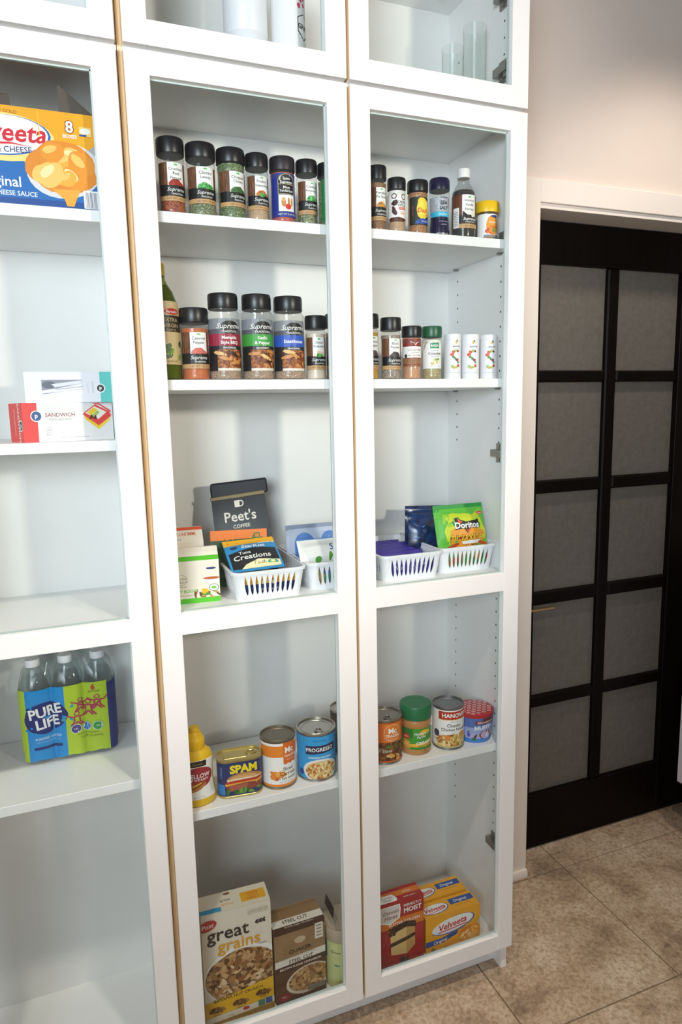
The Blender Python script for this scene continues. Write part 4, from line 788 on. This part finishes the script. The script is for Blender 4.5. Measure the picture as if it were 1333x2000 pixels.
def spam_fn(u, v, o):
    half = wl / 2 - rc; s = abs(u); sg = 1 if u >= 0 else -1; R = rc + .0003 + o
    if s <= half: return (u, -dl / 2 - .0003 - o, .006 + v)
    q = (s - half) / rc
    if q < PI / 2: return (sg * (half + R * math.sin(q)), -dl / 2 + rc - R * math.cos(q), .006 + v)
    return (sg * (wl / 2 + .0003 + o), -dl / 2 + rc + (q - PI / 2) * rc, .006 + v)
W2 = 2 * (wl / 2 - rc + rc * PI / 2 + .012); a = Art(W2, h - .012); SB_ = C('#1d2f66')
a.rect(0, 0, 1, 1, SB_).rect(0, 0, .26, .35, C('#2f7ac0')).txt('SPAM', .545, .80, .23, C('#f2d820'), .50, 0, .05, .02).txt('Classic', .20, .72, .09, C('#7a9ad8'), .3, .2, 0, PI / 2)
a.ell(.56, .50, .26, .17, C('#b8824a'), .03, 28, .03, 2, 0, 180).ell(.55, .54, .20, .07, C('#d0a068'), .03).poly([(.29, .50), (.85, .52), (.86, .45), (.30, .43)], C('#e6d8b0')).poly([(.28, .44), (.86, .48), (.88, .38), (.26, .36)], C('#b83428')).poly([(.26, .36), (.88, .40), (.86, .34), (.72, .30), (.28, .28)], C('#e8a838'))
a.poly([(.30, .12), (.80, .16), (.86, .32), (.60, .36), (.28, .30)], C('#8a4030')).poly([(.34, .14), (.58, .15), (.60, .32), (.32, .29)], C('#a85848')).scatter(.28, .04, .86, .14, 16, .05, .05, [C('#3f7a2c'), C('#6a9a3a'), C('#2c5a20')], 3).rect(0, 0, 1, .03, C('#1d2f66'))
a.build('label', t, spam_fn, .006)
# mustard
t = thing('mustard_bottle', (.0600, .066, S4), 'yellow squeeze mustard bottle with white and red label', 'bottle'); MY = C('#e9b912', .38)
def ov(rx, ry, n=28): return [(rx * math.cos(2 * PI * i / n), ry * math.sin(2 * PI * i / n)) for i in range(n)]
MP = [(.034, .024, 0), (.0385, .0275, .004), (.0385, .0275, .018), (.0365, .026, .030), (.0335, .024, .055), (.0345, .0245, .080), (.0355, .025, .098), (.030, .022, .112), (.020, .018, .120), (.0165, .0165, .124)]
loft('bottle', [(ov(a_, b_), z) for a_, b_, z in MP], MY, t, ang=60)
lathe('cap', [(0, .120), (.0200, .120), (.0206, .122), (.0206, .137), (.0190, .141), (.0165, .144), (.0135, .151), (.0112, .153), (.0106, .160), (.0092, .163), (0, .163)], C('#edb90c', .35), t, 32, ribs=1, ribamp=.0006, ribz=(.121, .136))
def mr_(z):
    for (a_, b_, c_), (d_, e_, f_) in zip(MP, MP[1:]):
        if z <= f_: k = (z - c_) / (f_ - c_); return a_ + (d_ - a_) * k, b_ + (e_ - b_) * k
    return MP[-1][:2]
def must_fn(u, v, o):
    rx, ry = mr_(v + .018); a_ = u / .0355; return ((rx + .0004 + o) * math.sin(a_), -(ry + .0004 + o) * math.cos(a_), v + .018)
a = Art(.0355 * 2.2, .082); a.rect(0, 0, 1, 1, C('#efece6')).rect(.28, .84, .74, .99, K_).txt('Essential', .50, .915, .05, GOLD, .36, .3).ell(.52, .56, .44, .27, C('#9c2230')).txt('YELLOW', .52, .60, .115, W_, .66, 0, .015).txt('MUSTARD', .52, .48, .08, W_, .62, 0, .015).ell(.42, .31, .30, .10, C('#b87834'), .3).ell(.42, .34, .27, .05, C('#8a4a20'), .3).poly([(.18, .27), (.4, .37), (.66, .45), (.66, .42), (.4, .33), (.18, .24)], C('#e8c030')).rect(.84, .12, .94, .36, C('#dcd8d0')).txt('NET WT 20 OZ', .5, .05, .03, GREY, .4)
a.build('label', t, must_fn, .006, .010)
# peanut butter
t = thing('peanut_butter_jar', (.5736, .079, S4), 'peanut butter jar with dark green lid', 'jar'); r = .0358; PB = PAT('peanut_butter', ['#b07a45', '#bd8850', '#a87040'], 80, 'noise', .3)
lathe('jar', [(0, 0), (r * .93, 0), (r, .004), (r, .012), (r * .97, .016), (r * .97, .066), (r, .070), (r, .080), (r * .93, .084), (r * .93, .088)], PB, t, 36)
lathe('lid', [(0, .085), (r * 1.03, .085), (r * 1.045, .087), (r * 1.045, .113), (r * 1.0, .1166), (r * .7, .1166), (r * .68, .1160), (0, .1160)], C('#156b42', .4), t, 48, ribs=1, ribamp=.0006, ribz=(.086, .112))
a = Art(r * .97 * 2.7, .050); a.rect(0, 0, 1, 1, C('#3f9a34')).rect(0, .55, .4, 1, C('#2c7a30')).ell(.72, .78, .16, .17, C('#e8b828')).ell(.70, .66, .20, .14, C('#3f8a34')).txt('Hampton', .62, .78, .13, W_, .40, .25, .01, .1).txt('Farms', .62, .62, .13, W_, .34, .25, .01, .1).ell(.22, .60, .10, .13, C('#c83a24')).txt('NEW', .22, .60, .07, W_)
a.poly([(.12, .22), (1, .40), (1, .12), (.12, .12)], C('#f0b428')).txt('CREAMY', .70, .32, .15, W_, .44, 0, .03, .08).txt('PEANUT BUTTER', .72, .19, .07, C('#2f6a2c'), .4, 0, .01, .06).ell(.22, .36, .12, .07, C('#d8a850'), -.2).ell(.20, .22, .14, .08, C('#e0b060'), -.1).ell(.24, .10, .13, .07, C('#cf9a44'), .1).rect(.35, 0, 1, .12, C('#2f8a34'))
a.build('label', t, on_cyl(r * .975, .015, .05 + face(.57)), .006)
# muffin mix cup
t = thing('muffin_mix_cup', (.7335, .080, S4), 'round muffin mix cup with red patterned paper lid', 'cup'); rb, rt, h = .0400, .0455, .072
lathe('cup', [(0, .002), (rb * .96, .002), (rb, 0), (rt, h - .006), (rt, h - .004)], C('#5a7fc0', .4), t, 40)
LIDM = C('#b3202e', .4)
lathe('paper_lid', [(rt * 1.005, h - .008), (rt * 1.03, h - .007), (rt * 1.03, h - .001), (rt * .99, h), (0, h)], LIDM, t, 40)
tp = Art(.09, .09)
for i in range(-3, 4):
    for j in range(-4, 5):
        x, y = .5 + .16 * i + .08 * (j % 2), .5 + .115 * j
        if math.hypot(x - .5, y - .5) < .43: tp.ring(x, y, .060, .046, C('#f2d0d0'), .32, 0, 10).ell(x, y, .018, .014, C('#f0c8c8'), 0, 8)
tp.build('lid_print', t, lambda u, v, o: (u, v - .045, h + .0003 + o))
a = Art(rb * 2.7, h - .012); LP = C('#b8a8d8'); a.rect(0, 0, 1, 1, C('#4f6fb4')).rect(0, .30, 1, .62, C('#9aa8d8')).rect(0, 0, 1, .12, C('#2f86d0')).ell(.5, .24, .5, .10, LP).scatter(.05, .12, .5, .26, 10, .06, .06, [C('#23482c'), C('#2f6a34'), C('#1c3a30')], 4).ell(.32, .30, .035, .10, C('#3f64b8')).ell(.32, .43, .02, .035, C('#7a3a2c'))
a.ell(.72, .94, .12, .10, C('#6a2a2c')).rect(.46, .76, .98, .90, C('#8c2a2c')).txt('BIRCH BENDERS', .72, .83, .075, W_, .44, 0, .01).txt('MUFFIN', .66, .62, .16, C('#dfe6f4'), .56, 0, .05, .06).ell(.70, .30, .16, .18, C('#8a5a34')).ell(.74, .30, .16, .19, LP).txt('6', .74, .30, .24, W_, None, 0, .03).scatter(.82, .1, .96, .2, 6, .03, .03, [C('#5a2c6a')], 3)
a.build('label', t, on_cyl(rb + .0002, .003, .15 + face(.73), (rt - rb) / (h - .006)), .007)

# ------------------------------------------------------------------ boxes on the cabinet floor
CRB = C('#d9d0c0', .5)
t = carton('cereal_box', 'tall banana nut cereal box with yellow lower half', .1270, .062, SB, .152, .060, .268, CRB, -.035); w, d, h = .152, .060, .268
CER = PAT('print_cereal', ['#4a2c14', '#7a5028', '#a87a48', '#d0aa78', '#5c3a1c'], 130); a = Art(w, h)
a.rect(0, 0, 1, 1, C('#e6dccb')).ell(.58, .40, .58, .27, C('#f2efe8')).ell(.56, .385, .54, .245, CER, 0, 30, .03, 2).scatter(.12, .26, .95, .55, 46, .06, .018, [C('#c9a070'), C('#8a5c30'), C('#e0c49a'), C('#5f3a1a'), C('#a8783e')], 4)
a.poly([(0, 0), (1, 0), (1, .30), (.7, .27), (.3, .23), (0, .21)], C('#e3b01e')).ell(.08, .905, .14, .045, C('#b82a26'), .25).txt('Post', .09, .905, .038, W_, .2, .2, .01, .1).txt('great', .37, .815, .115, C('#2a1c18'), .68, 0, .012, .0).txt('grains', .52, .70, .105, C('#dfa01e'), .80, 0, .012, .0).txt('CEREAL', .86, .635, .014, C('#5a4a3a'), .2)
for k in range(3): a.ell(.79 + .05 * k, .845 + .002 * k, .03, .008, C('#2a1c18'), .6, 12).ell(.79 + .05 * k, .830 + .002 * k, .03, .008, C('#2a1c18'), -.4, 12)
a.txt('BANANA NUT CRUNCH', .48, .225, .026, C('#4a3414'), .84, 0, .01, .05)
for x, y in ((.16, .13), (.50, .145), (.84, .175)): a.ell(x, y, .12, .03, C('#a87838'), 0, 18, .15, 3).scatter(x - .08, y - .015, x + .08, y + .02, 6, .04, .014, [C('#5a3818'), C('#d8b070'), C('#7a5026')], 5)
a.txt('BANANAS', .16, .09, .010, K_, .2).txt('WALNUTS', .50, .10, .010, K_, .2).txt('FLAKES', .84, .135, .012, K_, .2).poly([(0, .02), (1, .06), (1, .115), (0, .075)], C('#d9d2c4')).txt('43g', .36, .055, .022, C('#c9981e'), .2).ell(.58, .078, .05, .016, C('#b8242a')).rect(.76, .055, .86, .11, C('#4a7a6a')).rect(.87, .06, .97, .115, C('#3a5a94')).poly([(0, 0), (1, 0), (1, .05), (0, .015)], C('#9a7a2a')).txt('NET WT 15.5 OZ', .62, .018, .012, K_, .3)
for k in range(4): a.rect(.66 + .075 * k, .93, .725 + .075 * k, .958, C('#cfc6b6')).rect(.665 + .075 * k, .94, .72 + .075 * k, .943, GREY)
a.build('front_print', t, on_front(0))
a = Art(w, d); a.rect(0, 0, 1, 1, C('#e0d6c4')).rect(0, .04, .30, .26, C('#2a94c4')).rect(.60, .22, .96, .72, C('#e3a81e')).txt('SHARE', .78, .60, .10, C('#b8401c'), .3).txt('WITH', .78, .47, .09, C('#b8401c'), .3).txt('FAMILY', .78, .34, .10, C('#b8401c'), .3).txt('great', .38, .56, .13, C('#4a3424'), .22).txt('grains', .40, .34, .13, C('#dfa01e'), .24).ell(.42, .86, .05, .06, C('#7a4a3a')); a.build('top_print', t, on_top(h, 0))
KFT = C('#8c6d4c', .6); DKB = C('#43241c')
t = carton('oatmeal_box', 'brown steel cut oatmeal box with open top flap', .2680, .060, SB, .120, .056, .184, KFT, .01); w, d, h = .120, .056, .184
a = Art(w, h); a.rect(0, 0, 1, 1, PAT('kraft_print', ['#8a6b4a', '#9c7c58'], 30, 'noise')).rect(0, .93, 1, 1, DKB).ell(.50, .80, .11, .045, C('#c9b393'), 0, 24, .05, 2, 0, 360).txt('QUAKER', .50, .67, .062, C('#2a1c18'), .44, 0, .03, .02).rect(.80, .74, .96, .95, C('#e2dccf'))
for k in range(4): a.rect(.83, .77 + .045 * k, .93, .79 + .045 * k, GREY)
a.poly([(0, .49), (1, .53), (1, .62), (0, .58)], C('#e2dccf')).txt('QUICK 3-MINUTE OATMEAL', .48, .590, .024, GREY, .8, 0, 0, .03).txt('STEEL CUT', .51, .540, .045, DKB, .58, 0, .02, .035).poly([(0, .41), (1, .45), (1, .53), (0, .49)], DKB).txt('BROWN SUGAR CINNAMON', .5, .465, .034, C('#e8dcc8'), .82, 0, .02, .035)
a.poly([(0, 0), (1, 0), (1, .45), (0, .41)], C('#5a3a26')).ell(.66, .235, .46, .19, C('#d8cbb8'), .12).ell(.67, .245, .42, .165, PAT('print_oats', ['#7a5230', '#a87c4c', '#c8a06c', '#5f3c20'], 150), .12).scatter(.36, .16, .98, .34, 26, .06, .018, [C('#b88a54'), C('#d0a870'), C('#8a5e34')], 4).ell(.16, .07, .12, .055, C('#8c2028')).txt('heart', .16, .08, .02, W_, .16).rect(.62, .06, .98, .13, C('#7a736a')).poly([(0, 0), (1, 0), (1, .02), (0, .02)], C('#2c1a12'))
a.build('front_print', t, on_front(0))
a = Art(w, d); a.rect(0, 0, 1, 1, KFT).rect(0, 0, 1, .52, C('#e2dccf')).rect(0, 0, 1, .14, DKB).txt('STEEL CUT', .46, .36, .22, DKB, .5, 0, .02).txt('brown sugar cinnamon', .5, .07, .09, C('#e8dcc8'), .6); a.build('top_print', t, on_top(h, 0))
fl = lbox('flap', .0595, .0612, .002, d - .002, h - .004, h + .020, C('#2c2018', .7), t, .0004); fl.rotation_euler = (0, .12, 0)
fl = lbox('flap', -.058, .058, d - .0015, d + .0004, h - .001, h + .010, KFT, t, .0004)
t = thing('drink_mix_canister', (.3775, .082, SB), 'pale green canister with beige lid, half behind the door frame', 'canister'); r, h = .0440, .150
lathe('tube', [(0, 0), (r * .97, 0), (r, .002), (r, h - .030), (r * .98, h - .029)], C('#c8cd8a', .5), t, 40)
lathe('lid', [(0, h - .030), (r * 1.02, h - .030), (r * 1.03, h - .028), (r * 1.03, h - .003), (r * .99, h), (r * .94, h - .001), (r * .92, h - .003), (0, h - .003)], C('#b3a590', .5), t, 40)
a = Art(r * 2.7, h - .034); a.rect(0, 0, 1, 1, C('#cdd394')).rect(.10, .62, .20, .98, C('#3f8f8a')).txt('Green', .40, .80, .06, K_, .24).txt('TEA', .40, .68, .08, C('#c3c48a'), .2).ell(.42, .52, .06, .035, C('#3f8f7a'), 0, 16, 0, 1, 180, 360).txt('32', .58, .14, .05, C('#5a5a34'))
a.build('label', t, on_cyl(r + .0002, .002, -.1 + face(.378)), .007)
# cake mix
RD = C('#a81e22'); OR = C('#d8761e')
t = carton('cake_mix_box', 'red cake mix box showing a slice of chocolate layer cake', .5180, .048, SB, .118, .046, .174, RD, 0); w, d, h = .118, .046, .174; a = Art(w, h)
a.rect(0, 0, 1, 1, RD).poly([(0, .46), (.18, .56), (.5, .66), (1, .66), (1, .74), (0, .70)], OR).rect(0, .60, 1, .76, OR).rect(0, .46, .20, .62, RD)
a.poly([(.03, .97), (.46, .97), (.48, .90), (.46, .76), (.24, .69), (.03, .74)], W_).poly([(.05, .955), (.44, .955), (.455, .90), (.44, .775), (.24, .71), (.05, .755)], C('#d9d2cc')).txt('Duncan', .26, .88, .062, C('#7a2434'), .34, .15, .01, .03).txt('Hines', .26, .80, .062, C('#7a2434'), .28, .15, .01, .03)
a.txt('PERFECTLY', .75, .92, .040, W_, .40, 0, .015, .02).txt('MOIST', .75, .845, .065, W_, .40, 0, .035, .02).txt('BUTTER GOLDEN', .56, .685, .042, W_, .72, 0, .01, .02)
CKE = C('#d9b878'); CKS = C('#c09858'); CHO = PAT('print_chocolate', ['#1d100a', '#3a2014', '#54301c'], 160)
a.poly([(.28, .22), (.62, .18), (.80, .28), (.80, .60), (.60, .62), (.24, .56)], CKS).poly([(.26, .22), (.60, .18), (.60, .60), (.24, .56)], CKE).poly([(.18, .55), (.30, .65), (.62, .68), (.82, .64), (.82, .55), (.6, .59), (.26, .53)], CHO).poly([(.24, .34), (.60, .38), (.80, .42), (.80, .47), (.60, .44), (.24, .40)], CHO).scatter(.22, .52, .34, .62, 6, .05, .03, [CHO], 3)
a.rect(.44, .06, .66, .11, C('#4a4a5a')).scatter(.46, .08, .64, .16, 5, .015, .05, [C('#2c2c38')], 3, 0)
a.build('front_print', t, on_front(0)); a = Art(w, d); a.rect(0, 0, 1, 1, RD).rect(0, .42, 1, .78, OR).poly([(.06, .12), (.42, .12), (.45, .3), (.40, .62), (.06, .62)], W_).txt('Duncan', .24, .46, .14, C('#7a2434'), .3).txt('Hines', .24, .28, .14, C('#7a2434'), .26).txt('MOIST', .72, .58, .12, W_, .3).txt('butter golden', .72, .24, .09, W_, .4); a.build('top_print', t, on_top(h, 0))
# two small cheese dinner boxes
def veldinner(label, X, Y, w, d, h, rz):
    t = carton('cheese_dinner_box', label, X, Y, SB, w, d, h, C('#e9a51a', .42), rz, 'cheese dinner boxes'); a = Art(w, h)
    a.rect(0, 0, 1, 1, YEL).poly([(0, .20), (.30, .22), (.56, .34), (.60, .44), (.52, .44), (.28, .36), (0, .36)], VBL); velveeta_logo(a, .50, .66, .40, .215, .12).txt('SHELLS & CHEESE', .56, .455, .045, C('#2a4a8a'), .38, 0, .01, .14).txt('LIQUID GOLD', .56, .89, .03, C('#a8701c'), .4, 0, 0, .1).txt('Original', .26, .29, .085, W_, .28, .1, .01, .12)
    shells(a, .82, .26, .22, .22, 4).scatter(.06, .02, .4, .12, 5, .05, .03, [C('#5a8a2c'), C('#8a7a1c')], 3).poly([(.94, .50), (1, .66), (1, .40)], C('#c9bca8'))
    a.build('front_print', t, on_front(0)); a = Art(w, d); a.rect(0, 0, 1, 1, YEL); velveeta_logo(a, .26, .48, .24, .30, .05).rect(.54, .46, .98, .82, VBL).txt('Original', .74, .64, .16, W_, .3, .1, .01).txt('creamy cheese sauce', .74, .34, .07, C('#a8701c'), .36); a.build('top_print', t, on_top(h, 0)); return t
veldinner('small yellow cheese dinner box in front, beside the cake mix', .6620, .052, .152, .052, .096, -.01)
veldinner('small yellow cheese dinner box standing behind its twin', .6560, .1075, .152, .052, .100, .0)

# ------------------------------------------------------------------ water six-pack
wg = 'water bottles in the shrink-wrapped pack'
WPET = clear('clear_bottle', '#fafcfc', 1.42, .02, .03, '#e8eeee'); FILM = clear('shrink_film', '#fafbfa', 1.35, .10, .03)
PX, PY = -.1745, .224; DB = .0305
for r_ in range(2):
    for c_ in range(3):
        t = thing('water_bottle', (PX + (c_ - 1) * .0615, PY + (r_ - .5) * .0615, L4), ['clear water bottle, left end of the pack front row', 'clear water bottle, middle of the pack front row', 'clear water bottle, right end of the pack front row', 'clear water bottle, left end of the pack back row', 'clear water bottle, middle of the pack back row', 'clear water bottle, right end of the pack back row'][r_ * 3 + c_], 'water bottle', wg)
        lathe('bottle', [(0, .004), (.020, .002), (.027, 0), (.030, .006), (.0305, .015), (.029, .030), (.0305, .045), (.029, .060), (.0305, .075), (.0305, .130), (.0295, .150), (.022, .178), (.0135, .192), (.0125, .202)], WPET, t, 24)
        lathe('cap', [(0, .200), (.0140, .200), (.0145, .201), (.0145, .212), (.0132, .2145), (0, .2145)], C('#f0f1f4', .35), t, 28, ribs=1, ribamp=.0006, ribz=(.2005, .212))
        lathe('water', [(0, .005), (.026, .004), (.029, .010), (.0285, .150), (.021, .176), (0, .177)], clear('water_inside', '#fafdfd', 1.15), t, 20)
t = thing('shrink_wrap', (PX, PY, L4), 'printed blue and lime shrink wrap around the six water bottles', 'wrapper')
def wrapring(k, g=0.0):
    R = .0308 + g; out = []
    def scal(x): # bulging front outline over three bottles
        c = min(range(3), key=lambda q: abs(x - (q - 1) * .0615)); dx = x - (c - 1) * .0615; return math.sqrt(max(0, R * R - dx * dx)) * .45 + R * .55
    n = 42
    for i in range(n + 1): x = -.0615 + .123 * i / n; out.append((x, -.03075 - scal(x)))
    for i in range(1, 10): a_ = -PI / 2 + PI / 2 * i / 10; out.append((.0615 + R * math.cos(a_), -.03075 + R * math.sin(a_)))
    out.append((.0615 + R, -.03075)); out.append((.0615 + R, 0)); out.append((.0615 + R, .03075))
    for i in range(1, 11): a_ = PI / 2 * i / 10; out.append((.0615 + R * math.cos(a_), .03075 + R * math.sin(a_)))
    out.append((0, .03075 + R))
    for i in range(0, 11): a_ = PI / 2 + PI / 2 * i / 10; out.append((-.0615 + R * math.cos(a_), .03075 + R * math.sin(a_)))
    out.append((-.0615 - R, .03075)); out.append((-.0615 - R, 0)); out.append((-.0615 - R, -.03075))
    for i in range(1, 10): a_ = PI + PI / 2 * i / 10; out.append((-.0615 + R * math.cos(a_), -.03075 + R * math.sin(a_)))
    return [(x * k, y * k) for x, y in out]
loft('film', [(wrapring(.995, .0002), .012), (wrapring(1.0, .0004), .03), (wrapring(1.0, .0004), .150), (wrapring(.96, .0002), .172), (wrapring(.84, -.002), .190), (wrapring(.74, -.004), .206)], FILM, t, cap=False)
WR = wrapring(1.0, .0008); seglen = [0]
for i in range(len(WR)): q = WR[(i + 1) % len(WR)]; seglen.append(seglen[-1] + math.hypot(q[0] - WR[i][0], q[1] - WR[i][1]))
mid = seglen[21]
def wrap_fn(u, v, o):
    s = (mid + u) % seglen[-1]; i = 0
    while seglen[i + 1] < s: i += 1
    f = (s - seglen[i]) / max(1e-9, seglen[i + 1] - seglen[i]); A, B = WR[i], WR[(i + 1) % len(WR)]
    x, y = A[0] + (B[0] - A[0]) * f, A[1] + (B[1] - A[1]) * f; dx, dy = B[0] - A[0], B[1] - A[1]; L_ = math.hypot(dx, dy) or 1
    return (x + dy / L_ * (o + .0004), y - dx / L_ * (o + .0004), v)
PH = .160; a = Art(.330, PH); LM = C('#b4cf34'); CB = C('#1f8fd4'); DN = C('#1d2a72')
base = lambda x: .040 + .025 * abs(math.sin((x - .5) * .330 / .0615 * PI + PI / 2)) ** 3 if abs(x - .5) < .30 else .16
def strip(x0, x1, m, top=.985):
    n = 14; a.poly([(x0 + (x1 - x0) * i / n, base(x0 + (x1 - x0) * i / n)) for i in range(n + 1)] + [(x1, top), (x0, top)], m)
strip(0, .17, DN, .94); strip(.17, .245, LM); strip(.245, .48, CB); strip(.48, .742, LM); strip(.742, 1, DN, .95)
a.ell(.36, .61, .132, .205, DN, .1, 30, .05, 3).scatter(.235, .40, .28, .78, 7, .012, .022, [CB, DN], 2).scatter(.455, .45, .525, .78, 7, .012, .022, [CB, C('#2aa0b8')], 4)
a.txt('PURE', .36, .695, .125, W_, .20, 0, .03, .12).txt('LIFE', .37, .545, .125, W_, .16, 0, .03, .12).poly([(.325, .63), (.345, .615), (.37, .635), (.395, .62), (.365, .59)], CB).txt('PURIFIED WATER', .37, .345, .038, C('#d8e8f4'), .16, 0, .01, .03).txt('enhanced with minerals for taste', .37, .30, .016, C('#c0dcf0'), .18).rect(.28, .20, .45, .235, DN)
MG = C('#b8285c')
def kid(x, y, s):
    a.ring(x, y + .10 * s, .022 * s, .036 * s, MG, .32, 0, 16)
    for P in (((-.075, .085), (-.03, .045), (0, .05)), ((.0, .05), (.05, .045), (.075, .10)), ((-.02, .05), (-.02, -.03), (-.045, -.10)), ((.02, .05), (.02, -.03), (.05, -.10)), ((-.03, -.10), (0, -.035), (.03, -.10))):
        for (x0, y0), (x1, y1) in zip(P, P[1:]):
            dx, dy = (x1 - x0) * .33, (y1 - y0) * .16; L_ = math.hypot(dx, dy); nx, ny = -dy / L_ * .0017 / .33 * s, dx / L_ * .0017 / .16 * s
            a.poly([(x + x0 * s + nx, y + y0 * s + ny), (x + x1 * s + nx, y + y1 * s + ny), (x + x1 * s - nx, y + y1 * s - ny), (x + x0 * s - nx, y + y0 * s - ny)], MG)
kid(.545, .52, .8); kid(.57, .70, .75); kid(.625, .64, .9); kid(.68, .71, .8)
a.txt('6', .66, .925, .07, C('#c02844'), None, 0, .03).txt('BOTTLES', .665, .865, .024, C('#7a3a2c'), .08)
for x, c in ((.535, '#4a4a8a'), (.605, '#2a7fc4'), (.675, '#2f9a4a')): a.ell(x, .40, .031, .060, W_).ell(x, .40, .028, .054, C(c)).txt('100', x, .40, .022, W_, .05)
a.txt('bottles made of recycled plastic', .61, .315, .016, K_, .2).txt('6-16.9 FL OZ (500 ML)', .63, .27, .022, C('#4a5a1c'), .16)
a.build('wrap_print', t, wrap_fn, .0042)

# ------------------------------------------------------------------ things in the upper cabinet
ZU = 2.034
t = thing('storage_canister', (.2335, .100, ZU), 'plain white cylinder canister in the upper cabinet', 'canister', 'white canisters in the upper cabinet'); r = .041
lathe('body', [(0, 0), (r * .96, 0), (r, .003), (r, .060), (r * .985, .061), (r * .985, .063), (r, .064), (r, .180)], C('#eef0f5', .25), t, 40); lathe('lid', [(0, .180), (r * 1.02, .180), (r * 1.02, .200), (r * .97, .204), (0, .204)], C('#e6e8ee', .3), t, 40)
t = thing('storage_canister', (.3170, .100, ZU), 'white canister with red lettering and a black shield in the upper cabinet', 'canister', 'white canisters in the upper cabinet'); r = .0325
lathe('body', [(0, 0), (r * .96, 0), (r, .003), (r, .190)], C('#ececec', .4), t, 40); lathe('lid', [(0, .190), (r * 1.02, .190), (r * 1.02, .206), (0, .208)], C('#d8d8d8', .4), t, 40)
a = Art(r * 2.7, .180); PK = C('#d0406a'); a.rect(0, 0, 1, 1, C('#efefef')).poly([(.56, .55), (.74, .60), (.92, .55), (.90, .40), (.74, .34), (.56, .41)], K_).poly([(.58, .545), (.74, .59), (.90, .545), (.88, .41), (.74, .355), (.58, .42)], W_).txt('GRIPS', .74, .47, .06, K_, .34, 0, .03)
for k in range(6): a.ell(.60 + .05 * (k % 2), .66 + .06 * k, .045, .026, PK, .5 * k, 14, .2, k).ell(.74, .68 + .06 * k, .04, .02, PK, k, 12, .25, k + 3)
a.ell(.60, .04, .03, .012, PK); a.build('label', t, on_cyl(r + .0002, .004, .12), .006)
GL = clear('drinking_glass', '#fbfdfc', 1.5, 0, .02)
for n, X, r, h, lb in (('tall_glass', .7420, .0255, .176, 'tall clear cylinder glass near the cabinet side'), ('short_glass', .6880, .0235, .126, 'shorter clear glass beside the tall one')):
    t = thing(n, (X, .115, ZU), lb, 'glass', 'clear glasses'); lathe('bowl', [(0, .004), (r * .85, .004), (r * .93, .009), (r * .96, h - .001), (r * .98, h), (r, h - .001), (r * .98, .004), (r * .90, 0), (0, 0)], GL, t, 32)
    lathe('base', [(0, .0005), (r * .88, .0005), (r * .90, .004), (0, .0042)], GL, t, 32)

bpy.data.objects.remove(FO, do_unlink=True)
